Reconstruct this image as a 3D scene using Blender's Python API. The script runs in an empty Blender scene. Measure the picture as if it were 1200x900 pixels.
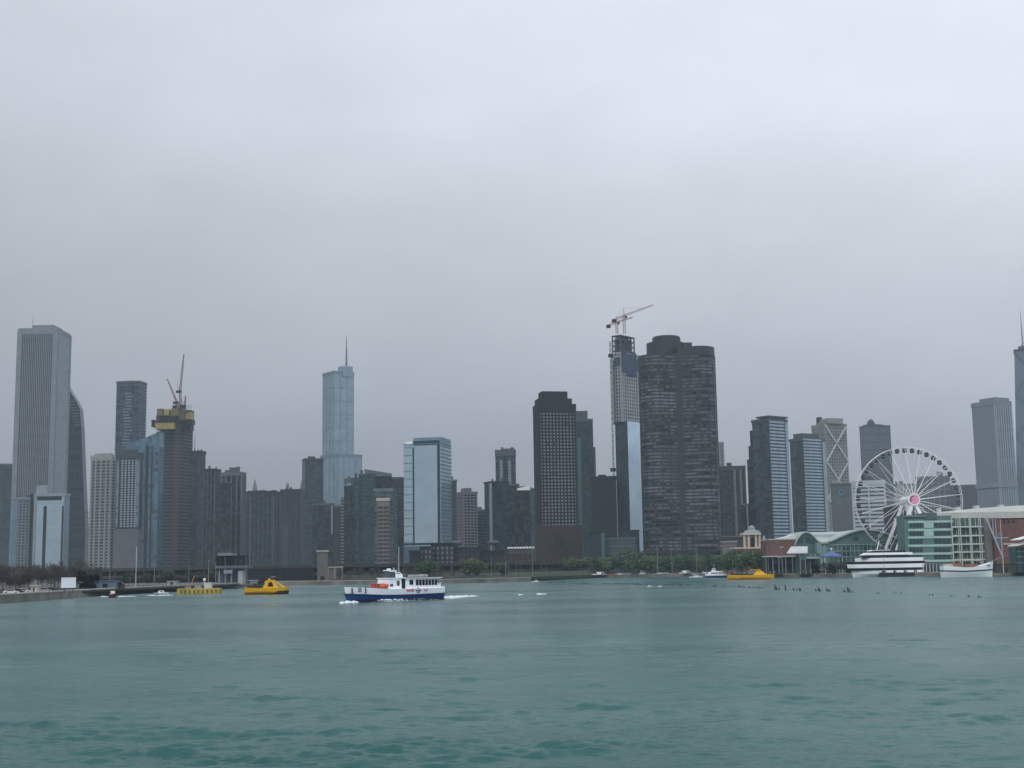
import bpy, bmesh, math, random
import numpy as np
from mathutils import Vector, Matrix
random.seed(7); rng = np.random.default_rng(11)
R_ = math.radians
sc = bpy.context.scene
COL = sc.collection

# ------------------------------------------------------------------ camera
F = 1548.0                      # focal length in photo pixels (photo is 1200 wide)
PITCH = math.atan(218.0 / F); ROLL = 0.016; CAMZ = 6.6
fw = Vector((0, math.cos(PITCH), math.sin(PITCH)))
up0 = Vector((0, -math.sin(PITCH), math.cos(PITCH)))
rt0 = Vector((1, 0, 0))
RT = rt0 * math.cos(ROLL) - up0 * math.sin(ROLL)
UP = up0 * math.cos(ROLL) + rt0 * math.sin(ROLL)
cam_d = bpy.data.cameras.new('camera')
cam = bpy.data.objects.new('camera', cam_d); COL.objects.link(cam); sc.camera = cam
cam_d.sensor_width = 36.0; cam_d.lens = 36.0 * F / 1200.0
cam_d.clip_start = 0.5; cam_d.clip_end = 20000
cam.matrix_world = Matrix(((RT.x, UP.x, -fw.x, 0), (RT.y, UP.y, -fw.y, 0), (RT.z, UP.z, -fw.z, CAMZ), (0, 0, 0, 1)))

# ------------------------------------------------------------------ world, sun, exposure
SUN_EL, SUN_AZ = R_(48), R_(205)       # sun direction above the cloud: behind and left of the camera
w = bpy.data.worlds.new('World'); sc.world = w; w.use_nodes = True
nt = w.node_tree; nt.nodes.clear(); L = nt.links
def N(t, **k):
    n = nt.nodes.new(t)
    for a, b in k.items(): setattr(n, a, b)
    return n
out = N('ShaderNodeOutputWorld'); bg = N('ShaderNodeBackground'); bg.inputs['Strength'].default_value = 0.1
sky = N('ShaderNodeTexSky', sky_type='NISHITA'); sky.sun_disc = False
sky.sun_elevation = SUN_EL; sky.sun_rotation = SUN_AZ
tc = N('ShaderNodeTexCoord'); sep = N('ShaderNodeSeparateXYZ'); L.new(tc.outputs['Generated'], sep.inputs[0])
ramp = N('ShaderNodeValToRGB'); cr = ramp.color_ramp
SKY = [(0.0, (.285, .292, .335)), (.075, (.312, .320, .368)), (.14, (.44, .46, .512)), (.235, (.59, .612, .668)), (.28, (.655, .685, .75)),
       (.33, (.755, .785, .87)), (.42, (.78, .83, .915)), (1.0, (.86, .97, 1.13))]
cr.elements[0].position = 0; cr.elements[0].color = SKY[0][1] + (1,)
cr.elements[1].position = 1; cr.elements[1].color = SKY[-1][1] + (1,)
for p, c in SKY[1:-1]:
    e = cr.elements.new(p); e.color = c + (1,)
# soft cloud structure: the deck is stretched along the horizon and gently ripples the brightness
mp = N('ShaderNodeMapping'); mp.inputs['Scale'].default_value = (2.2, 2.2, 5.5); L.new(tc.outputs['Generated'], mp.inputs[0])
nz = N('ShaderNodeTexNoise'); nz.inputs['Scale'].default_value = 1.3; nz.inputs['Detail'].default_value = 4; nz.inputs['Roughness'].default_value = .5
L.new(mp.outputs[0], nz.inputs['Vector'])
ma = N('ShaderNodeMath', operation='MULTIPLY_ADD'); ma.inputs[1].default_value = .06; ma.inputs[2].default_value = -.03
L.new(nz.outputs['Fac'], ma.inputs[0])
ad = N('ShaderNodeMath', operation='ADD'); L.new(sep.outputs['Z'], ad.inputs[0]); L.new(ma.outputs[0], ad.inputs[1])
L.new(ad.outputs[0], ramp.inputs[0])
# the cloud is thinner to the north (right), thicker to the south
bx_ = N('ShaderNodeMath', operation='MULTIPLY_ADD'); bx_.inputs[1].default_value = 4.5; bx_.inputs[2].default_value = 10.0; L.new(sep.outputs['X'], bx_.inputs[0])
mp2 = N('ShaderNodeMapping'); mp2.inputs['Scale'].default_value = (2.0, 2.0, 4.2); L.new(tc.outputs['Generated'], mp2.inputs[0])
nz2 = N('ShaderNodeTexNoise'); nz2.inputs['Scale'].default_value = 2.6; nz2.inputs['Detail'].default_value = 6; nz2.inputs['Roughness'].default_value = .55; L.new(mp2.outputs[0], nz2.inputs['Vector'])
rg2 = N('ShaderNodeMapRange'); rg2.inputs['From Min'].default_value = .25; rg2.inputs['From Max'].default_value = .75; rg2.inputs['To Min'].default_value = .935; rg2.inputs['To Max'].default_value = 1.065; L.new(nz2.outputs['Fac'], rg2.inputs['Value'])
mm_ = N('ShaderNodeMath', operation='MULTIPLY'); L.new(bx_.outputs[0], mm_.inputs[0]); L.new(rg2.outputs['Result'], mm_.inputs[1])
vs = N('ShaderNodeVectorMath', operation='SCALE'); L.new(mm_.outputs[0], vs.inputs['Scale']); L.new(ramp.outputs[0], vs.inputs[0])
mx = N('ShaderNodeMixRGB'); mx.inputs[0].default_value = .95; L.new(sky.outputs[0], mx.inputs[1]); L.new(vs.outputs[0], mx.inputs[2])
L.new(mx.outputs[0], bg.inputs['Color']); L.new(bg.outputs[0], out.inputs[0])

sd = bpy.data.lights.new('sun', 'SUN'); sd.energy = 1.5; sd.angle = R_(35); sd.color = (1, .98, .955)
sun = bpy.data.objects.new('sun', sd); COL.objects.link(sun)
az = SUN_AZ   # measured like the sky texture: from +Y clockwise
sdir = Vector((math.sin(az) * math.cos(SUN_EL), math.cos(az) * math.cos(SUN_EL), math.sin(SUN_EL)))
sun.rotation_euler = sdir.to_track_quat('Z', 'Y').to_euler()

vsn = sc.view_settings
vsn.view_transform = 'Standard'; vsn.look = 'None'; vsn.gamma = 1; vsn.use_curve_mapping = False; vsn.exposure = 0.0
cy = sc.cycles
cy.max_bounces = 5; cy.diffuse_bounces = 2; cy.glossy_bounces = 2; cy.transmission_bounces = 2; cy.volume_bounces = 1
cy.transparent_max_bounces = 4; cy.use_denoising = True; cy.caustics_reflective = False; cy.caustics_refractive = False

# ------------------------------------------------------------------ pixel <-> place
def P(px, py, D):
    d = fw + RT * ((px - 600) / F) + UP * ((450 - py) / F)
    s = D / d.y
    return Vector((d.x * s, D, CAMZ + d.z * s))
def hrow(px):
    """photo row of the horizon in column px"""
    for _ in range(1):
        # solve (fw + a RT + b UP).z == 0 for b
        a = (px - 600) / F
        b = -(fw.z + a * RT.z) / UP.z
    return 450 - b * F
def Wd(px, py):
    """point on the water for photo pixel px, py"""
    d = fw + RT * ((px - 600) / F) + UP * ((450 - py) / F)
    s = -CAMZ / d.z
    return Vector((d.x * s, d.y * s, 0))
def G(px, D, z=0.0):
    """ground point in column px at depth D"""
    row = hrow(px)
    for _ in range(4):
        p = P(px, row, D); row += (p.z - z) * F / D * .99
    p = P(px, row, D); return Vector((p.x, D, z))
def Zt(px, py, D): return P(px, py, D).z
def M(D): return D / F          # metres per photo pixel at depth D

# ------------------------------------------------------------------ materials
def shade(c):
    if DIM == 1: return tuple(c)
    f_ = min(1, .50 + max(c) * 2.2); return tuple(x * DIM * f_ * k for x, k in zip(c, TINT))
MATS = {}; DIM = 1.0; TINT = (1, 1, 1)
def _new(name):
    m = bpy.data.materials.new(name); m.use_nodes = True; t = m.node_tree
    return m, t, t.nodes['Principled BSDF']
def mat(name, col, rough=.8, metal=0.0, var=.12, scale=.15, emit=0, spec=.25):
    if name in MATS: return MATS[name]
    m, t, b = _new(name); col = shade(col)
    b.inputs['Roughness'].default_value = rough; b.inputs['Metallic'].default_value = metal
    b.inputs['Specular IOR Level'].default_value = spec
    tc = t.nodes.new('ShaderNodeTexCoord'); n = t.nodes.new('ShaderNodeTexNoise')
    n.inputs['Scale'].default_value = scale; n.inputs['Detail'].default_value = 5
    t.links.new(tc.outputs['Object'], n.inputs['Vector'])
    r = t.nodes.new('ShaderNodeMapRange'); r.inputs['To Min'].default_value = 1 - var * 1.6; r.inputs['To Max'].default_value = 1 + var * 1.6
    r.inputs['From Min'].default_value = .2; r.inputs['From Max'].default_value = .8
    t.links.new(n.outputs['Fac'], r.inputs['Value'])
    v = t.nodes.new('ShaderNodeVectorMath'); v.operation = 'SCALE'; v.inputs[0].default_value = col
    t.links.new(r.outputs['Result'], v.inputs['Scale']); t.links.new(v.outputs[0], b.inputs['Base Color'])
    if emit:
        b.inputs['Emission Color'].default_value = tuple(col) + (1,); b.inputs['Emission Strength'].default_value = emit
    MATS[name] = m; return m
def glass(name, dark, light, amt=.3, cw=3.0, ch=3.4, rough=.25, metal=.0, soft=.15, spec=.15, big=.25, run=(.22, 1.7), wv=.5):
    """window wall: every pane has its own tone (blinds, interiors), slow variation over the facade"""
    if name in MATS: return MATS[name]
    m, t, b = _new(name); dark = shade(dark); light = shade(light)
    nn, ln = t.nodes.new, t.links.new
    b.inputs['Roughness'].default_value = rough; b.inputs['Metallic'].default_value = metal; b.inputs['Specular IOR Level'].default_value = spec
    uv = nn('ShaderNodeUVMap'); uv.uv_map = 'UVMap'
    dv = nn('ShaderNodeVectorMath'); dv.operation = 'DIVIDE'; dv.inputs[1].default_value = (cw, ch, 1); ln(uv.outputs[0], dv.inputs[0])
    fl = nn('ShaderNodeVectorMath'); fl.operation = 'FLOOR'; ln(dv.outputs[0], fl.inputs[0])
    wn = nn('ShaderNodeTexWhiteNoise'); wn.noise_dimensions = '2D'; ln(fl.outputs[0], wn.inputs['Vector'])
    # wide runs of similar panes along a floor
    dv2 = nn('ShaderNodeVectorMath'); dv2.operation = 'MULTIPLY'; dv2.inputs[1].default_value = (run[0], run[1], 1); ln(fl.outputs[0], dv2.inputs[0])
    n2 = nn('ShaderNodeTexNoise'); n2.inputs['Scale'].default_value = 1.0; n2.inputs['Detail'].default_value = 1; ln(dv2.outputs[0], n2.inputs['Vector'])
    ad = nn('ShaderNodeMath'); ad.operation = 'MULTIPLY_ADD'; ad.inputs[1].default_value = wv; ln(wn.outputs['Value'], ad.inputs[0])
    ml = nn('ShaderNodeMath'); ml.operation = 'MULTIPLY'; ml.inputs[1].default_value = 1.4 - wv; ln(n2.outputs['Fac'], ml.inputs[0]); ln(ml.outputs[0], ad.inputs[2])
    mr = nn('ShaderNodeMapRange'); mr.inputs['From Min'].default_value = 1.05 - amt - soft; mr.inputs['From Max'].default_value = 1.05 - amt + soft
    ln(ad.outputs[0], mr.inputs['Value'])
    mx = nn('ShaderNodeMixRGB'); mx.inputs[1].default_value = tuple(dark) + (1,); mx.inputs[2].default_value = tuple(light) + (1,)
    ln(mr.outputs['Result'], mx.inputs[0])
    n3 = nn('ShaderNodeTexNoise'); n3.inputs['Scale'].default_value = .035; n3.inputs['Detail'].default_value = 3; ln(uv.outputs[0], n3.inputs['Vector'])  # broad patches painted in as if the glass reflected the sky
    r3 = nn('ShaderNodeMapRange'); r3.inputs['From Min'].default_value = .3; r3.inputs['From Max'].default_value = .7
    r3.inputs['To Min'].default_value = 1 - big; r3.inputs['To Max'].default_value = 1 + big; ln(n3.outputs['Fac'], r3.inputs['Value'])
    v = nn('ShaderNodeVectorMath'); v.operation = 'SCALE'; ln(mx.outputs[0], v.inputs[0]); ln(r3.outputs['Result'], v.inputs['Scale'])
    ln(v.outputs[0], b.inputs['Base Color'])
    MATS[name] = m; return m

# ------------------------------------------------------------------ mesh helpers
LW = []
ORD = 'first second third fourth fifth sixth seventh eighth ninth tenth eleventh twelfth thirteenth fourteenth fifteenth sixteenth seventeenth eighteenth nineteenth twentieth'.split()
def nth(i):
    i += 1
    if i <= 20: return ORD[i - 1]
    t_ = {2: 'twenty', 3: 'thirty', 4: 'forty', 5: 'fifty'}[i // 10]
    return t_ + '-' + ORD[i % 10 - 1] if i % 10 else {30: 'thirtieth', 40: 'fortieth', 50: 'fiftieth'}[i]
def tag(o, label=None, cat=None, group=None, kind=None):
    if label: o['label'] = label; LW.append((len(label.split()), label))
    if cat: o['category'] = cat
    if group: o['group'] = group
    if kind: o['kind'] = kind
    return o
def empty(name, loc, label, cat, group=None, rz=0.0):
    o = bpy.data.objects.new(name, None); COL.objects.link(o); o.location = loc; o.rotation_euler = (0, 0, rz)
    o.empty_display_size = 1
    return tag(o, label, cat, group)
def link(name, me, parent=None, loc=None):
    o = bpy.data.objects.new(name, me); COL.objects.link(o)
    if parent is not None: o.parent = parent
    if loc is not None: o.location = loc
    return o
def dup(o, loc=None, rz=None, label=None, parent=None, scale=None):
    c = o.copy(); COL.objects.link(c)
    if parent is not None: c.parent = parent
    if loc is not None: c.location = loc
    if rz is not None: c.rotation_euler = (0, 0, rz)
    if scale is not None: c.scale = scale
    if label: c['label'] = label
    for ch in o.children:
        d = ch.copy(); COL.objects.link(d); d.parent = c
        for g in ch.children:
            e = g.copy(); COL.objects.link(e); e.parent = d
    return c
def offset(poly, d):
    n = len(poly); res = []
    for i in range(n):
        a, b, c = poly[i - 1], poly[i], poly[(i + 1) % n]
        e1 = (Vector(b) - Vector(a)).normalized(); e2 = (Vector(c) - Vector(b)).normalized()
        n1 = Vector((e1.y, -e1.x)); n2 = Vector((e2.y, -e2.x))
        m = n1 + n2; k = m.dot(n1)
        m = m * (d / max(k, .3)); res.append((b[0] + m.x, b[1] + m.y))
    return res
class MB:
    def __init__(s): s.v = []; s.f = []; s.uv = []; s.mi = []; s.cur = 0
    def _face(s, idx, uv=None): s.f.append(tuple(idx)); s.uv.append(uv); s.mi.append(s.cur)
    def prism(s, poly, z0, z1, tops=None):
        """closed prism on a CCW footprint; tops = own height for each corner"""
        n = len(poly); b = len(s.v); poly = [(p[0], p[1]) for p in poly]
        tz = tops or [z1] * n
        for p in poly: s.v.append((p[0], p[1], z0))
        for p, z in zip(poly, tz): s.v.append((p[0], p[1], z))
        u = 0.0
        for i in range(n):
            j = (i + 1) % n; l = math.dist(poly[i], poly[j])
            s._face((b + i, b + j, b + n + j, b + n + i), ((u, z0), (u + l, z0), (u + l, tz[j]), (u, tz[i])))
            u += l
        s._face(range(b + n, b + 2 * n)); s._face(range(b + n - 1, b - 1, -1))
        return s
    def loft(s, rings, cap=True):
        """rings: lists of 3D points, same count, each ring counterclockwise seen from the end"""
        n = len(rings[0]); b = len(s.v)
        for r in rings: s.v.extend([tuple(p) for p in r])
        for k in range(len(rings) - 1):
            for i in range(n):
                j = (i + 1) % n
                s._face((b + k * n + i, b + k * n + j, b + (k + 1) * n + j, b + (k + 1) * n + i))
        if cap:
            s._face(range(b + n - 1, b - 1, -1)); e = b + (len(rings) - 1) * n; s._face(range(e, e + n))
        return s
    def box(s, c, d, rz=0.0):
        cx, cy, cz = c; hx, hy, hz = d[0] / 2, d[1] / 2, d[2] / 2
        co, si = math.cos(rz), math.sin(rz)
        poly = [(cx + x * co - y * si, cy + x * si + y * co) for x, y in ((-hx, -hy), (hx, -hy), (hx, hy), (-hx, hy))]
        return s.prism(poly, cz - hz, cz + hz)
    def box2(s, x0, x1, y0, y1, z0, z1): return s.prism([(x0, y0), (x1, y0), (x1, y1), (x0, y1)], z0, z1)
    def bar(s, a, b, w, h=None, w2=None):
        a, b = Vector(a), Vector(b); h = h or w; d = (b - a).normalized()
        x = d.cross(Vector((0, 0, 1)))
        if x.length < 1e-4: x = Vector((1, 0, 0))
        x.normalize(); y = d.cross(x); k = (w2 or w) / w
        def ring(p, q): return [p + (x * sx * w / 2 + y * sy * h / 2) * q for sx, sy in ((-1, -1), (1, -1), (1, 1), (-1, 1))]
        return s.loft([ring(a, 1), ring(b, k)])
    def tube(s, a, b, r, r2=None, n=8):
        a, b = Vector(a), Vector(b); r2 = r if r2 is None else r2; d = (b - a).normalized()
        x = d.cross(Vector((0, 0, 1)))
        if x.length < 1e-4: x = Vector((1, 0, 0))
        x.normalize(); y = d.cross(x)
        def ring(p, q): return [p + (x * math.cos(t) + y * math.sin(t)) * q for t in [2 * math.pi * i / n for i in range(n)]]
        return s.loft([ring(a, r), ring(b, r2)])
    def lathe(s, c, prof, n=16):
        c = Vector(c)
        return s.loft([[c + Vector((r * math.cos(2 * math.pi * i / n), r * math.sin(2 * math.pi * i / n), z)) for i in range(n)] for r, z in prof])
    def truss(s, a, b, w, n, t=.18, w2=None):
        """square lattice mast or boom"""
        a, b = Vector(a), Vector(b); d = (b - a).normalized(); x = d.cross(Vector((0, 0, 1)))
        if x.length < 1e-3: x = Vector((1, 0, 0))
        x.normalize(); y = d.cross(x).normalized(); w2 = w if w2 is None else w2
        cor = [(-1, -1), (1, -1), (1, 1), (-1, 1)]
        def q(k, c): f_ = k / n; return a.lerp(b, f_) + (x * c[0] + y * c[1]) * (w * (1 - f_) + w2 * f_) / 2
        for c in cor: s.bar(q(0, c), q(n, c), t)
        for k in range(n):
            for i in range(4):
                c, e = cor[i], cor[(i + 1) % 4]
                s.bar(q(k, c), q(k + 1, e), t * .6)
        return s
    def mesh(s, name, m, origin=(0, 0, 0), smooth=False):
        me = bpy.data.meshes.new(name)
        ox, oy, oz = origin
        me.from_pydata([(a - ox, b - oy, c - oz) for a, b, c in s.v], [], s.f)
        if any(u is not None for u in s.uv):
            ul = me.uv_layers.new(name='UVMap'); i = 0
            for f, u in zip(s.f, s.uv):
                for k in range(len(f)):
                    if u is not None: ul.data[i].uv = u[k]
                    i += 1
        for x in (m if isinstance(m, (list, tuple)) else [m]): me.materials.append(x)
        for p, k in zip(me.polygons, s.mi): p.material_index = k
        bm = bmesh.new(); bm.from_mesh(me); bmesh.ops.recalc_face_normals(bm, faces=bm.faces); bm.to_mesh(me); bm.free()
        if smooth: me.shade_smooth()
        return me
    def build(s, name, m, parent=None, origin=None, smooth=False):
        if origin is None:
            origin = tuple(parent.location) if parent is not None and parent.parent is None else (0, 0, 0)
        return link(name, s.mesh(name, m, origin, smooth), parent)

# ------------------------------------------------------------------ common materials
c_dark = mat('dark_concrete', (.055, .056, .06)); c_mid = mat('grey_concrete', (.24, .24, .24)); c_lt = mat('pale_concrete', (.48, .48, .46))
c_beige = mat('beige_stone', (.42, .39, .32)); c_brown = mat('brown_granite', (.085, .062, .056)); brick = mat('red_brick', (.155, .078, .066), var=.2, scale=.4)
white = mat('white_paint', (.8, .8, .8), .45, var=.04); steel = mat('galvanised_steel', (.35, .36, .37), .4, .5)
black = mat('black_metal', (.02, .02, .022), .5); roofg = mat('roof_membrane', (.12, .12, .125))
cream = mat('cream_stone', (.52, .47, .39)); bronze = mat('bronze_metal', (.034, .037, .042), .5, .2)
yellow = mat('yellow_paint', (.75, .42, .01), .35, var=.06); olive = mat('formwork_yellow', (.34, .26, .08), .7, var=.2)
# ------------------------------------------------------------------ setting: ground, water
SHORE = [(-260, 745), (-60, 713), (0, 707), (65, 702), (130, 697), (200, 692.5), (282, 688.6), (306, 684.5)]
SHORE2 = [(310, 686), (345, 685.6), (420, 685), (520, 684), (560, 683), (622, 681.2), (640, 677.6), (700, 676.7), (780, 676), (850, 675.2), (880, 675.4),
          (925, 676.6), (950, 676.4), (1000, 675.8), (1100, 675.2), (1200, 674.6), (1400, 672)]
sh = [Wd(*p) for p in SHORE + SHORE2]
FAR = 3600.0
LZ = 1.9
land = [(p.x, p.y) for p in sh]
ring = land + [(1250, 700), (2400, FAR), (-2400, FAR), (-1200, 400)]
def area(p): return sum(p[i][0] * p[(i + 1) % len(p)][1] - p[(i + 1) % len(p)][0] * p[i][1] for i in range(len(p)))
assert area(ring) > 0
m_ground = mat('ground_paving', (.11, .108, .10), .9, var=.3, scale=.03)
b = MB(); b.prism(offset(ring, -1.2), -6, LZ)
tag(b.build('ground', m_ground), kind='structure')
m_wall = mat('seawall_concrete', (.19, .175, .15), .9, var=.35, scale=.12)
m_cap = mat('seawall_cap_concrete', (.42, .40, .36), .9, var=.2, scale=.2)
def seawall(pts, label, top=LZ + .35, face=1.6):
    root = empty('seawall', (pts[0].x, pts[0].y, 0), label, 'seawall')
    w_, c_ = MB(), MB()
    for a, q in zip(pts[:-1], pts[1:]):
        d = Vector((q.x - a.x, q.y - a.y)).normalized(); nrm = Vector((-d.y, d.x))
        def rect(o0, o1): return [(a.x + nrm.x * o0, a.y + nrm.y * o0), (q.x + nrm.x * o0, q.y + nrm.y * o0), (q.x + nrm.x * o1, q.y + nrm.y * o1), (a.x + nrm.x * o1, a.y + nrm.y * o1)]
        w_.prism(rect(0, face), -4, top - .35); c_.prism(rect(-.15, face + .25), top - .348, top)
    w_.build('wall', m_wall, root); c_.build('coping', m_cap, root)
    return root
seawall(sh[0:8], 'low concrete seawall curving along the bare park at the left', LZ + .6)
seawall(sh[8:14], 'straight seawall below the viaduct in the centre behind the ferry', LZ + .5)
seawall(sh[14:19], 'seawall in front of the row of green trees')
seawall(sh[18:], 'dark wharf wall of the pier that the white yacht lies against', LZ + .2)

# water: one sheet, real waves near the camera that flatten into bump with distance
wm, t, bs = _new('lake_water')
nn, ln = t.nodes.new, t.links.new
bs.inputs['Roughness'].default_value = .16; bs.inputs['IOR'].default_value = 1.33; bs.inputs['Specular IOR Level'].default_value = .24
gc = nn('ShaderNodeNewGeometry')
def wnoise(scale, detail, vec=(1, 1, 1), rough=.55):
    mpn = nn('ShaderNodeMapping'); mpn.inputs['Scale'].default_value = vec; ln(gc.outputs['Position'], mpn.inputs[0])
    q = nn('ShaderNodeTexNoise'); q.inputs['Scale'].default_value = scale; q.inputs['Detail'].default_value = detail; q.inputs['Roughness'].default_value = rough
    ln(mpn.outputs[0], q.inputs['Vector']); return q
big = wnoise(.012, 3, (1, 1.0, 1)); mid = wnoise(.35, 4, (.45, 1, 1)); fine = wnoise(1.5, 5, (.5, 1, 1)); tiny = wnoise(5.5, 3, (.6, 1, 1))
rampc = nn('ShaderNodeMixRGB'); rampc.inputs[1].default_value = (.027, .094, .088, 1); rampc.inputs[2].default_value = (.036, .116, .106, 1)
mr = nn('ShaderNodeMapRange'); mr.inputs['From Min'].default_value = .35; mr.inputs['From Max'].default_value = .65; ln(big.outputs['Fac'], mr.inputs['Value'])
ln(mr.outputs['Result'], rampc.inputs[0]); ln(rampc.outputs[0], bs.inputs['Base Color'])
s1 = nn('ShaderNodeMath'); s1.operation = 'MULTIPLY_ADD'; s1.inputs[1].default_value = .34; ln(fine.outputs['Fac'], s1.inputs[0])
s2 = nn('ShaderNodeMath'); s2.operation = 'MULTIPLY'; s2.inputs[1].default_value = .48; ln(mid.outputs['Fac'], s2.inputs[0]); ln(s2.outputs[0], s1.inputs[2])
s3 = nn('ShaderNodeMath'); s3.operation = 'MULTIPLY_ADD'; s3.inputs[1].default_value = .08; ln(tiny.outputs['Fac'], s3.inputs[0]); ln(s1.outputs[0], s3.inputs[2])
bp = nn('ShaderNodeBump'); bp.inputs['Distance'].default_value = .8
ln(s3.outputs[0], bp.inputs['Height'])
gp = wnoise(.035, 4, (.5, 1, 1), .6); gpr = nn('ShaderNodeMapRange'); gpr.inputs['From Min'].default_value = .42; gpr.inputs['From Max'].default_value = .62; gpr.inputs['To Min'].default_value = .45; gpr.inputs['To Max'].default_value = 1.0
ln(gp.outputs['Fac'], gpr.inputs['Value']); ln(gpr.outputs['Result'], bp.inputs['Strength']); ln(bp.outputs[0], bs.inputs['Normal'])
# gust patches roughen the surface
rr = nn('ShaderNodeMapRange'); rr.inputs['From Min'].default_value = .35; rr.inputs['From Max'].default_value = .65; rr.inputs['To Min'].default_value = .12; rr.inputs['To Max'].default_value = .3
gu = wnoise(.02, 3, (.4, 1, 1)); ln(gu.outputs['Fac'], rr.inputs['Value']); ln(rr.outputs['Result'], bs.inputs['Roughness'])
WV = []
NW = 84
for i in range(NW):
    lam = .38 * (6.5 / .38) ** (i / (NW - 1)); th = R_(rng.normal(84, 24)); k = 2 * math.pi / lam
    sl = .050 if lam < 1.1 else .050 * (1.1 / lam) ** .65
    WV.append((k * math.cos(th), k * math.sin(th), rng.uniform(0, 6.28), sl / k, lam))
GV = [(2 * math.pi / l_ * math.cos(t_), 2 * math.pi / l_ * math.sin(t_) * 1.8, p_, l_) for l_, t_, p_ in zip((70, 48, 37, 26, 19, 14, 10, 7.5), rng.uniform(0, 6.28, 8), rng.uniform(0, 6.28, 8))]
def wave_h(x, y, res):
    n = sum(np.sin(a * x + b_ * y + p_ + 1.2 * np.sin(.05 * x * (i % 3 - 1) + .03 * y)) * (.75 if l_ > 20 else .5) for i, (a, b_, p_, l_) in enumerate(GV)) / 2.0
    g = .45 + 1.25 * np.clip(n * .75 + .15, 0, 1) ** 1.3
    h = np.zeros_like(x)
    for kx, ky, ph, a, lam in WV:
        f_ = np.clip((lam / res - 1.8) / 2.5, 0, 1); q_ = kx * x + ky * y + ph
        h += a * f_ * (np.sin(q_) + .3 * np.cos(2 * q_)) * (g if lam < 4 else 1)
    return h
rows = []
pr = 900 + 140.0
while pr > 668 + 2.6:
    rows.append(CAMZ * F / (pr - 668) * 1.0)
    pr -= .55 if pr > 740 else .8 if pr > 700 else .4
rows = list(np.arange(10, rows[0] - .1, .3)) + rows; rows = np.array(rows); D_ = rows[:, None]
us = np.linspace(-.60, .60, 960)[None, :]
X = (D_ + 45) * us; Y = np.repeat(D_, us.shape[1], 1)
res = np.maximum(np.gradient(rows)[:, None] * 1.0, (D_ + 45) * (us[0, 1] - us[0, 0]))
H = wave_h(X, Y, np.abs(res)); print('WAVES', H.min(), H.max(), H.std())
nr, nc = X.shape
vv = np.stack([X, Y, H], -1).reshape(-1, 3)
idx = np.arange(nr * nc).reshape(nr, nc)
fc = np.stack([idx[:-1, :-1], idx[:-1, 1:], idx[1:, 1:], idx[1:, :-1]], -1).reshape(-1, 4)
me = bpy.data.meshes.new('lake_water')
me.vertices.add(len(vv)); me.vertices.foreach_set('co', vv.ravel().astype(np.float32))
me.loops.add(fc.size); me.loops.foreach_set('vertex_index', fc.ravel().astype(np.int32))
me.polygons.add(len(fc)); me.polygons.foreach_set('loop_start', np.arange(0, fc.size, 4, dtype=np.int32)); me.polygons.foreach_set('loop_total', np.full(len(fc), 4, dtype=np.int32))
me.update(); me.validate(); me.shade_smooth(); me.materials.append(wm)
tag(link('water', me), kind='structure')
b = MB(); b.box2(-2600, 2600, -300, FAR + 100, -6.4, -2.5)
tag(b.build('water', wm), kind='structure')

# haze: one closed box of even pale air around everything
hm = bpy.data.materials.new('haze_air'); hm.use_nodes = True; t = hm.node_tree; t.nodes.clear()
o_ = t.nodes.new('ShaderNodeOutputMaterial'); pv = t.nodes.new('ShaderNodeVolumePrincipled')
pv.inputs['Color'].default_value = (.76, .90, 1.0, 1); pv.inputs['Density'].default_value = .000082
t.links.new(pv.outputs[0], o_.inputs['Volume'])
b = MB(); b.box2(-2700, 2700, -400, FAR + 200, -7.4, 470)
tag(b.build('haze', hm), 'thin grey mist that fades the far towers', kind='stuff')
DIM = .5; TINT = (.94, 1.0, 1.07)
# ------------------------------------------------------------------ towers
def isect(px, py, D, p0, d):
    """point p0 + s d that appears in photo column px (row py at depth D)"""
    q = P(px, py, D); k = q.x / q.y
    # (p0.x + s d.x) = k (p0.y + s d.y)
    s = (k * p0.y - p0.x) / (d.x - k * d.y)
    return p0 + d * s, s
def foot(xs, top, D, th=None, depth=None):
    """rectangular footprint whose corners show in photo columns xs (two: square-on; three: seen over a corner)"""
    if len(xs) == 2:
        A = P(xs[0], top, D); B = P(xs[1], top, D); A, B = Vector((A.x, A.y)), Vector((B.x, B.y))
        c = (A + B) / 2; s = c.normalized(); t_ = Vector((s.y, -s.x))
        A2, _ = isect(xs[0], top, D, c, -t_); B2, _ = isect(xs[1], top, D, c, t_)
        w_ = (B2 - A2).length; dp = depth or min(max(w_ * .8, 12), 45)
        return [tuple(A2), tuple(B2), tuple(B2 + s * dp), tuple(A2 + s * dp)]
    M_ = P(xs[1], top, D); M_ = Vector((M_.x, M_.y)); s = M_.normalized(); t_ = Vector((s.y, -s.x))
    if th is None: th = math.atan2(xs[2] - xs[1], xs[1] - xs[0])
    else: th = R_(th)
    Lp, _ = isect(xs[0], top, D, M_, -t_ * math.cos(th) + s * math.sin(th))
    Rp, _ = isect(xs[2], top, D, M_, t_ * math.sin(th) + s * math.cos(th))
    return [tuple(Lp), tuple(M_), tuple(Rp), tuple(Lp + Rp - M_)]
def scalepoly(poly, fx, fy=None):
    """shrink a 4-corner footprint towards its centre"""
    fy = fy or fx; c = Vector((sum(p[0] for p in poly) / len(poly), sum(p[1] for p in poly) / len(poly)))
    if len(poly) == 4:
        a, b_, c_, d_ = [Vector(p) for p in poly]; ex = (b_ - a) / 2; ey = (c_ - b_) / 2
        return [tuple(c - ex * fx - ey * fy), tuple(c + ex * fx - ey * fy), tuple(c + ex * fx + ey * fy), tuple(c - ex * fx + ey * fy)]
    return [tuple(c + (Vector(p) - c) * fx) for p in poly]
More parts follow.
